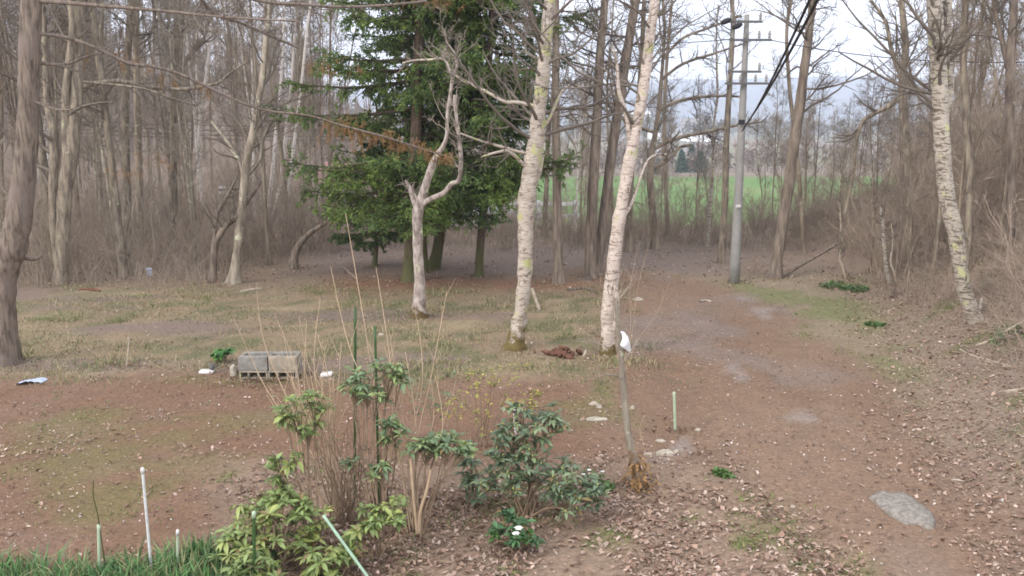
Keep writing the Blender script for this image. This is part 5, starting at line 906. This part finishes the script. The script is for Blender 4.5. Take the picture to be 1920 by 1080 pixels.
# sign-like box and marker in the left wood
p = pt(418, 357, 30); z0 = H1(p[0], 30); t = thing('mail_box', 'small white box with a dark band on a post in the left wood', 'box', (p[0], 30, z0)); zc = p[2] - z0; g = Geo(); bev_box(g, (-.13, -.09, zc - .13), (.13, .09, zc + .13), .02); bx_ = link('box', g.mesh('box', M['wall_white'], smooth=False), t); g = Geo(); bev_box(g, (-.11, -.10, zc - .02), (.12, -.085, zc + .05), .004); link('band', g.mesh('band', M['black'], smooth=False), bx_); g = Geo(); tubes(g, np.array([[0, .02, -.1], [0, .02, zc * .5], [0, .02, zc - .12]]), np.array([.035, .03, .03]), 8, cap=True); link('post', g.mesh('post', M['bark_grey']), t)
t = thing('plastic_marker', 'pale bluish plastic marker low in the brush of the left wood', 'marker', gnd(281, 518)); g = Geo(); bev_box(g, (-.05, -.02, 0), (.05, .02, .13), .01); bev_box(g, (-.065, -.03, .13), (.065, .03, .19), .015); link('marker', g.mesh('marker', M['blue_plastic']), t)

# ------------------------------------------------------------------ ground cover: grass, litter, gravel, brush
def world_pts(n, x0, x1, y0, y1, f, seed, pw=1.0):
    r = np.random.default_rng(seed); X_, Y_ = [], []
    tot = 0
    while tot < n:
        y = y0 + (y1 - y0) * r.uniform(0, 1, n * 2) ** pw; x = y * r.uniform(-.66, .66, n * 2); ok = (x > x0) & (x < x1); p = f(x, y); ok &= r.uniform(0, 1, n * 2) < p; X_.append(x[ok]); Y_.append(y[ok]); tot += ok.sum()
    return np.concatenate(X_)[:n], np.concatenate(Y_)[:n]
def litter(name, label, n, f, seed, sz, pal, x0=-30, x1=30, y0=5, y1=20, pw=1.0, cat='leaf litter', mat='litter', curl=.35, asp=.5, lift=.006, xy=None):
    r = np.random.default_rng(seed); x, y = xy if xy is not None else world_pts(n, x0, x1, y0, y1, f, seed, pw); z = height(x, y) + lift + r.uniform(0, .012, n); a = r.uniform(0, 6.28, n); L_ = sz[0] + (sz[1] - sz[0]) * r.uniform(0, 1, n) ** 1.6; asp = asp * r.uniform(.5, 1.6, n); tl = r.normal(0, .38, (n, 2)); ux = np.stack([np.cos(a), np.sin(a), tl[:, 0]], 1) * L_[:, None] * .5; vx = np.stack([-np.sin(a), np.cos(a), tl[:, 1]], 1) * (L_ * asp * .5)[:, None]; c = np.stack([x, y, z], 1); cu = np.zeros((n, 3)); cu[:, 2] = L_ * curl * r.uniform(-.1, 1.5, n)
    V = np.stack([c - ux, c - vx + cu * .5, c + ux + cu * .3, c + vx + cu * .5, c], 1); i = np.arange(n)[:, None] * 5; T = np.concatenate([i + [0, 1, 4], i + [1, 2, 4], i + [2, 3, 4], i + [3, 0, 4]]); cols = np.array(pal)[r.integers(0, len(pal), n)] * r.uniform(.7, 1.25, (n, 1)); g = Geo(); g.add(V, T=T, col=np.repeat(cols, 5, 0)); return tag(link(name, g.mesh(name, M[mat], smooth=False)), label, cat, kind='stuff')
LP_ = [(.37, .26, .20), (.32, .22, .165), (.42, .315, .25), (.26, .17, .125), (.22, .14, .10), (.46, .36, .30), (.18, .115, .085), (.29, .20, .14)]
def f_bed(x, y):
    k = ground_masks(x, y); return np.clip(k['bed'] * 1.0 + sstep(.0, -.8, np.abs(x - 1.6) - 1.2) * sstep(9.2, 7.2, y) * (1 - k['drive'] * .55) + .05, 0, 1) * (.08 + 1.3 * sstep(.3, .75, fbm(x * 1.7, y * 1.7, 81)))
litter('leaf_litter', 'tan and brown dead leaves carpeting the ground around the bushes', 14000, f_bed, 91, (.022, .072), LP_, y0=5.2, y1=9.5)
HB = [np.array(o.location) for o in bpy.data.objects if o.parent is None and o.get('category') in ('tree', 'spruce', 'sapling', 'bush', 'stake', 'cinder block', 'utility pole') and o.location.y < 22]
def ring(k, r0, r1, seed):
    r = np.random.default_rng(seed); c = np.array(HB)[r.integers(0, len(HB), k)]; a = r.uniform(0, 6.28, k); q = r0 + (r1 - r0) * r.uniform(0, 1, k) ** 2; return c[:, 0] + np.cos(a) * q, c[:, 1] + np.sin(a) * q
litter('drifted_leaves', 'dead leaves drifted against the feet of trunks, stakes and blocks', 4200, None, 97, (.03, .065), [(.27, .18, .125), (.33, .23, .165), (.20, .13, .09), (.16, .10, .07)], xy=ring(4200, .06, .55, 97), curl=.8)
def f_bank(x, y): k = ground_masks(x, y); return np.clip(sstep(-1.0, .3, k['e']), 0, 1) * (.4 + .8 * fbm(x * 1.3, y * 1.3, 82))
litter('bank_leaf_litter', 'brown dead leaves strewn over the right bank', 10500, f_bank, 92, (.025, .07), LP_, x0=3.5, x1=16, y0=5.5, y1=19)
litter('scattered_leaves', 'sparse dead leaves scattered over the drive and lawn', 5200, lambda x, y: (.25 + .75 * sstep(.5, .7, fbm(x * 1.2, y * 1.2, 83))) * (1 - .75 * ground_masks(x, y)['drive']), 93, (.025, .06), LP_, x0=-8, x1=8, y0=6, y1=20)
litter('wood_floor_leaves', 'pale dead leaves on the floor of the woods', 9000, lambda x, y: sstep(17.5, 19, y) + 0 * x, 94, (.04, .09), LP_, x0=-20, x1=18, y0=17.5, y1=34)
def f_yard(x, y): k = ground_masks(x, y); return k['yard'] * (.25 + .9 * sstep(.35, .75, fbm(x * 1.1, y * 1.1, 84))) * (1.2 - .06 * y)
litter('gravel', 'small pale and dark stones scattered on the red gravel yard', 3600, f_yard, 95, (.007, .024), [(.46, .39, .34), (.38, .32, .28), (.33, .24, .19), (.54, .46, .41), (.12, .08, .07), (.14, .09, .07), (.46, .40, .36)], x0=-9, x1=2, y0=6, y1=12.2, cat='gravel', mat='stone', curl=.8, asp=.8, lift=.003)
def f_drive(x, y): k = ground_masks(x, y); return k['drive'] * (.2 + sstep(.45, .7, fbm(x * 1.5, y * 1.5, 85)))
litter('drive_gravel', 'fine grey and pale stones on the drive', 2600, f_drive, 96, (.010, .03), [(.42, .36, .33), (.36, .25, .2), (.5, .43, .38), (.12, .09, .08), (.20, .14, .11)], x0=-1, x1=8, y0=6, y1=19, cat='gravel', mat='stone', curl=.8, asp=.8, lift=.003)
def grass(name, label, x, y, hh, w, pal, seed, lean=.5, cat='grass', curve=.5):
    r = np.random.default_rng(seed); n = len(x); z = height(x, y) - .005; h = hh[0] + (hh[1] - hh[0]) * r.uniform(0, 1, n); a = r.uniform(0, 6.28, n); ln_ = r.uniform(0, lean, n); d = np.stack([np.cos(a) * ln_, np.sin(a) * ln_, np.ones(n)], 1); b2 = a + r.uniform(-1, 1, n) + 1.57; sd = np.stack([np.cos(b2), np.sin(b2), 0 * a], 1) * (w * r.uniform(.6, 1.2, n))[:, None]; c = np.stack([x, y, z], 1); m = c + d * (h * .55)[:, None]; e = c + d * h[:, None] + np.stack([np.cos(a), np.sin(a), -.5 * np.ones(n)], 1) * (h * curve * r.uniform(.1, 1, n))[:, None] * ln_[:, None]
    V = np.stack([c - sd, c + sd, m + sd * .8, m - sd * .8, e], 1); i = np.arange(n)[:, None] * 5; cols = np.array(pal)[r.integers(0, len(pal), n)] * r.uniform(.75, 1.25, (n, 1)); g = Geo(); g.add(V, Q=i + [0, 1, 2, 3], col=np.repeat(cols, 5, 0)); g.t.append(i + [3, 2, 4]); return tag(link(name, g.mesh(name, M['blade'], smooth=False)), label, cat, kind='stuff')
r7 = np.random.default_rng(77)
def f_lawn(x, y): return sstep(10.9, 11.9, y) * (1 - sstep(17.8, 19.2, y)) * (1 - sstep(1.4, 3.0, x)) * sstep(.36, .62, fbm(x * 1.0, y * 1.8, 79)) 
x, y = world_pts(26000, -13, 3, 10.8, 19.5, f_lawn, 101); grass('lawn_grass', 'short dry and olive grass of the rough lawn', x, y, (.015, .055), .006, [(.36, .30, .18), (.30, .25, .15), (.17, .19, .08), (.24, .22, .12), (.13, .16, .07), (.42, .35, .22)], 102, 1.2)
x, y = world_pts(7000, -13, 3, 11.0, 19.5, lambda x, y: f_lawn(x, y) * sstep(.55, .7, fbm(x * 2.2, y * 2.2, 140)), 141); grass('grass_tufts', 'taller straw and green tufts standing in the rough lawn', x, y, (.04, .13), .005, [(.40, .33, .19), (.33, .28, .16), (.20, .22, .09), (.14, .18, .07)], 142, 1.1)
def f_weed(x, y): k = ground_masks(x, y); return np.clip(sstep(.56, .72, k['nf']) * (.25 * k['yard'] + .8 * k['bed'] + .8 * sstep(0, 1, k['e']) + .5 * sstep(.2, -.3, np.abs(k['drive'] - .45) - .25)), 0, 1)
x, y = world_pts(9000, -9, 14, 5.6, 18, f_weed, 103); grass('weeds', 'low green weeds and moss tufts at the drive edges', x, y, (.01, .04), .006, [(.13, .19, .05), (.17, .22, .06), (.10, .15, .05), (.24, .25, .09)], 104, 1.3, 'weeds')
yy = r7.uniform(5.6, 6.75, 7000); lim = np.interp(yy, [5.6, 6.75], [0, 1]); xx_ = r7.uniform(-4.4, -1.85, 7000); ok = yy < 6.26 + .30 * sstep(-3.2, -2.2, xx_) + .30 * fbm(xx_ * 4, yy * 0, 6) - .25 * r7.uniform(0, 1, 7000) ** 3; x, y = xx_[ok], yy[ok]
grass('border_grass', 'dense blue-green strap-leaved clumps along the bottom left edge', x, y, (.08, .24), .008, [(.09, .19, .065), (.12, .24, .08), (.08, .17, .07), (.17, .28, .11), (.28, .27, .13)], 105, .75, 'border plants', .9)
def brush(name, label, x, y, hh, seed, mat, lean=.9, w=.0035, tw=2):
    r = np.random.default_rng(seed); n = len(x); z = height(x, y) - .02; h = hh[0] + (hh[1] - hh[0]) * r.uniform(0, 1, n) ** 2; a = r.uniform(0, 6.28, n); l = r.uniform(0, lean, n) * h; tt = np.linspace(0, 1, 5); P = np.stack([x[:, None] + (np.cos(a) * l)[:, None] * tt ** 1.5, y[:, None] + (np.sin(a) * l)[:, None] * tt ** 1.5, z[:, None] + h[:, None] * tt * (1 - .25 * l / h * 1)[:, None] ** tt], -1) + np.cumsum(r.normal(0, .012, (n, 5, 3)), 1); Rr = w * r.uniform(.7, 1.4, (n, 1)) * np.linspace(1, .5, 5)[None]; g = Geo(); tubes(g, P, Rr, 3)
    if tw: A, AR = grow(P, Rr, tw, .3, 1, (20, 60), (.06, .28), .8, K=3, up=.05, wig=.2, minr=w * .6, r=r); tubes(g, A, AR, 3)
    return tag(link(name, g.mesh(name, M[mat])), label, 'undergrowth', kind='stuff')
r8 = np.random.default_rng(88); yy = 18.3 + 16 * r8.uniform(0, 1, 16000) ** 2.1; aa = r8.uniform(-.68, -.19, 16000); ed = np.interp(aa, [-.7, -.36, -.3, -.22], [18.5, 18.9, 20.2, 23.2]); ok = yy > ed + .5 * r8.normal(size=16000); x, y = (aa * yy)[ok][:8500], yy[ok][:8500]
brush('undergrowth', 'tangled dry stems and saplings covering the floor of the left wood', x, y, (.08, 1.3), 112, 'twig_shrub', 1.3)
x, y = world_pts(17000, 3.5, 17, 9.6, 30, lambda x, y: np.clip(sstep(.1, 1.0, ground_masks(x, y)['e'] - .9 + .16 * np.minimum(y - 12, 6)), 0, 1) * (.3 + fbm(x, y, 87)), 113); brush('bank_undergrowth', 'tangled reddish-brown dry brush on the right bank', x, y, (.05, .62), 114, 'twig_bank', 1.6)
x, y = world_pts(5600, -5, 12, 23.2, 33, lambda x, y: np.ones_like(x), 115); brush('crest_undergrowth', 'dry brown weeds along the crest before the field', x, y, (.1, .75), 116, 'twig_pale')
x, y = world_pts(2200, 4.6, 14, 6.5, 14, lambda x, y: np.clip(sstep(.2, 1.2, ground_masks(x, y)['e']), 0, 1), 117); brush('bank_twigs', 'small dry twigs lying on the leaf-strewn bank', x, y, (.04, .22), 118, 'wood_pale', 3.5, .0022, 1)

x, y = world_pts(2600, -8, 7, 5.6, 19, lambda x, y: .15 + sstep(.45, .7, fbm(x * .9, y * .9, 120)), 121); brush('ground_twigs', 'short brown twigs and stalks lying over the yard, bed and drive edges', x, y, (.012, .05), 122, 'stem', 5.0, .0022, 1)

x, y = ring(3000, .08, .4, 131); grass('foot_grass', 'short grass and moss tufts round the feet of the trunks', x, y, (.02, .09), .005, [(.22, .20, .09), (.15, .17, .06), (.30, .25, .14), (.19, .15, .08)], 132, .9)

# ------------------------------------------------------------------ haze
mh = bpy.data.materials.new('haze'); mh.use_nodes = True; t = mh.node_tree; t.nodes.clear(); o_ = t.nodes.new('ShaderNodeOutputMaterial'); v = t.nodes.new('ShaderNodeVolumePrincipled'); v.inputs['Color'].default_value = (.80, .87, 1.0, 1); v.inputs['Density'].default_value = 0.0006; v.inputs['Anisotropy'].default_value = 0.1; t.links.new(v.outputs[0], o_.inputs['Volume'])
g = Geo(); boxg(g, (-1900, -60, -16), (1900, 3200, 290)); hz_ = tag(link('haze', g.mesh('haze', mh, smooth=False)), kind='stuff')
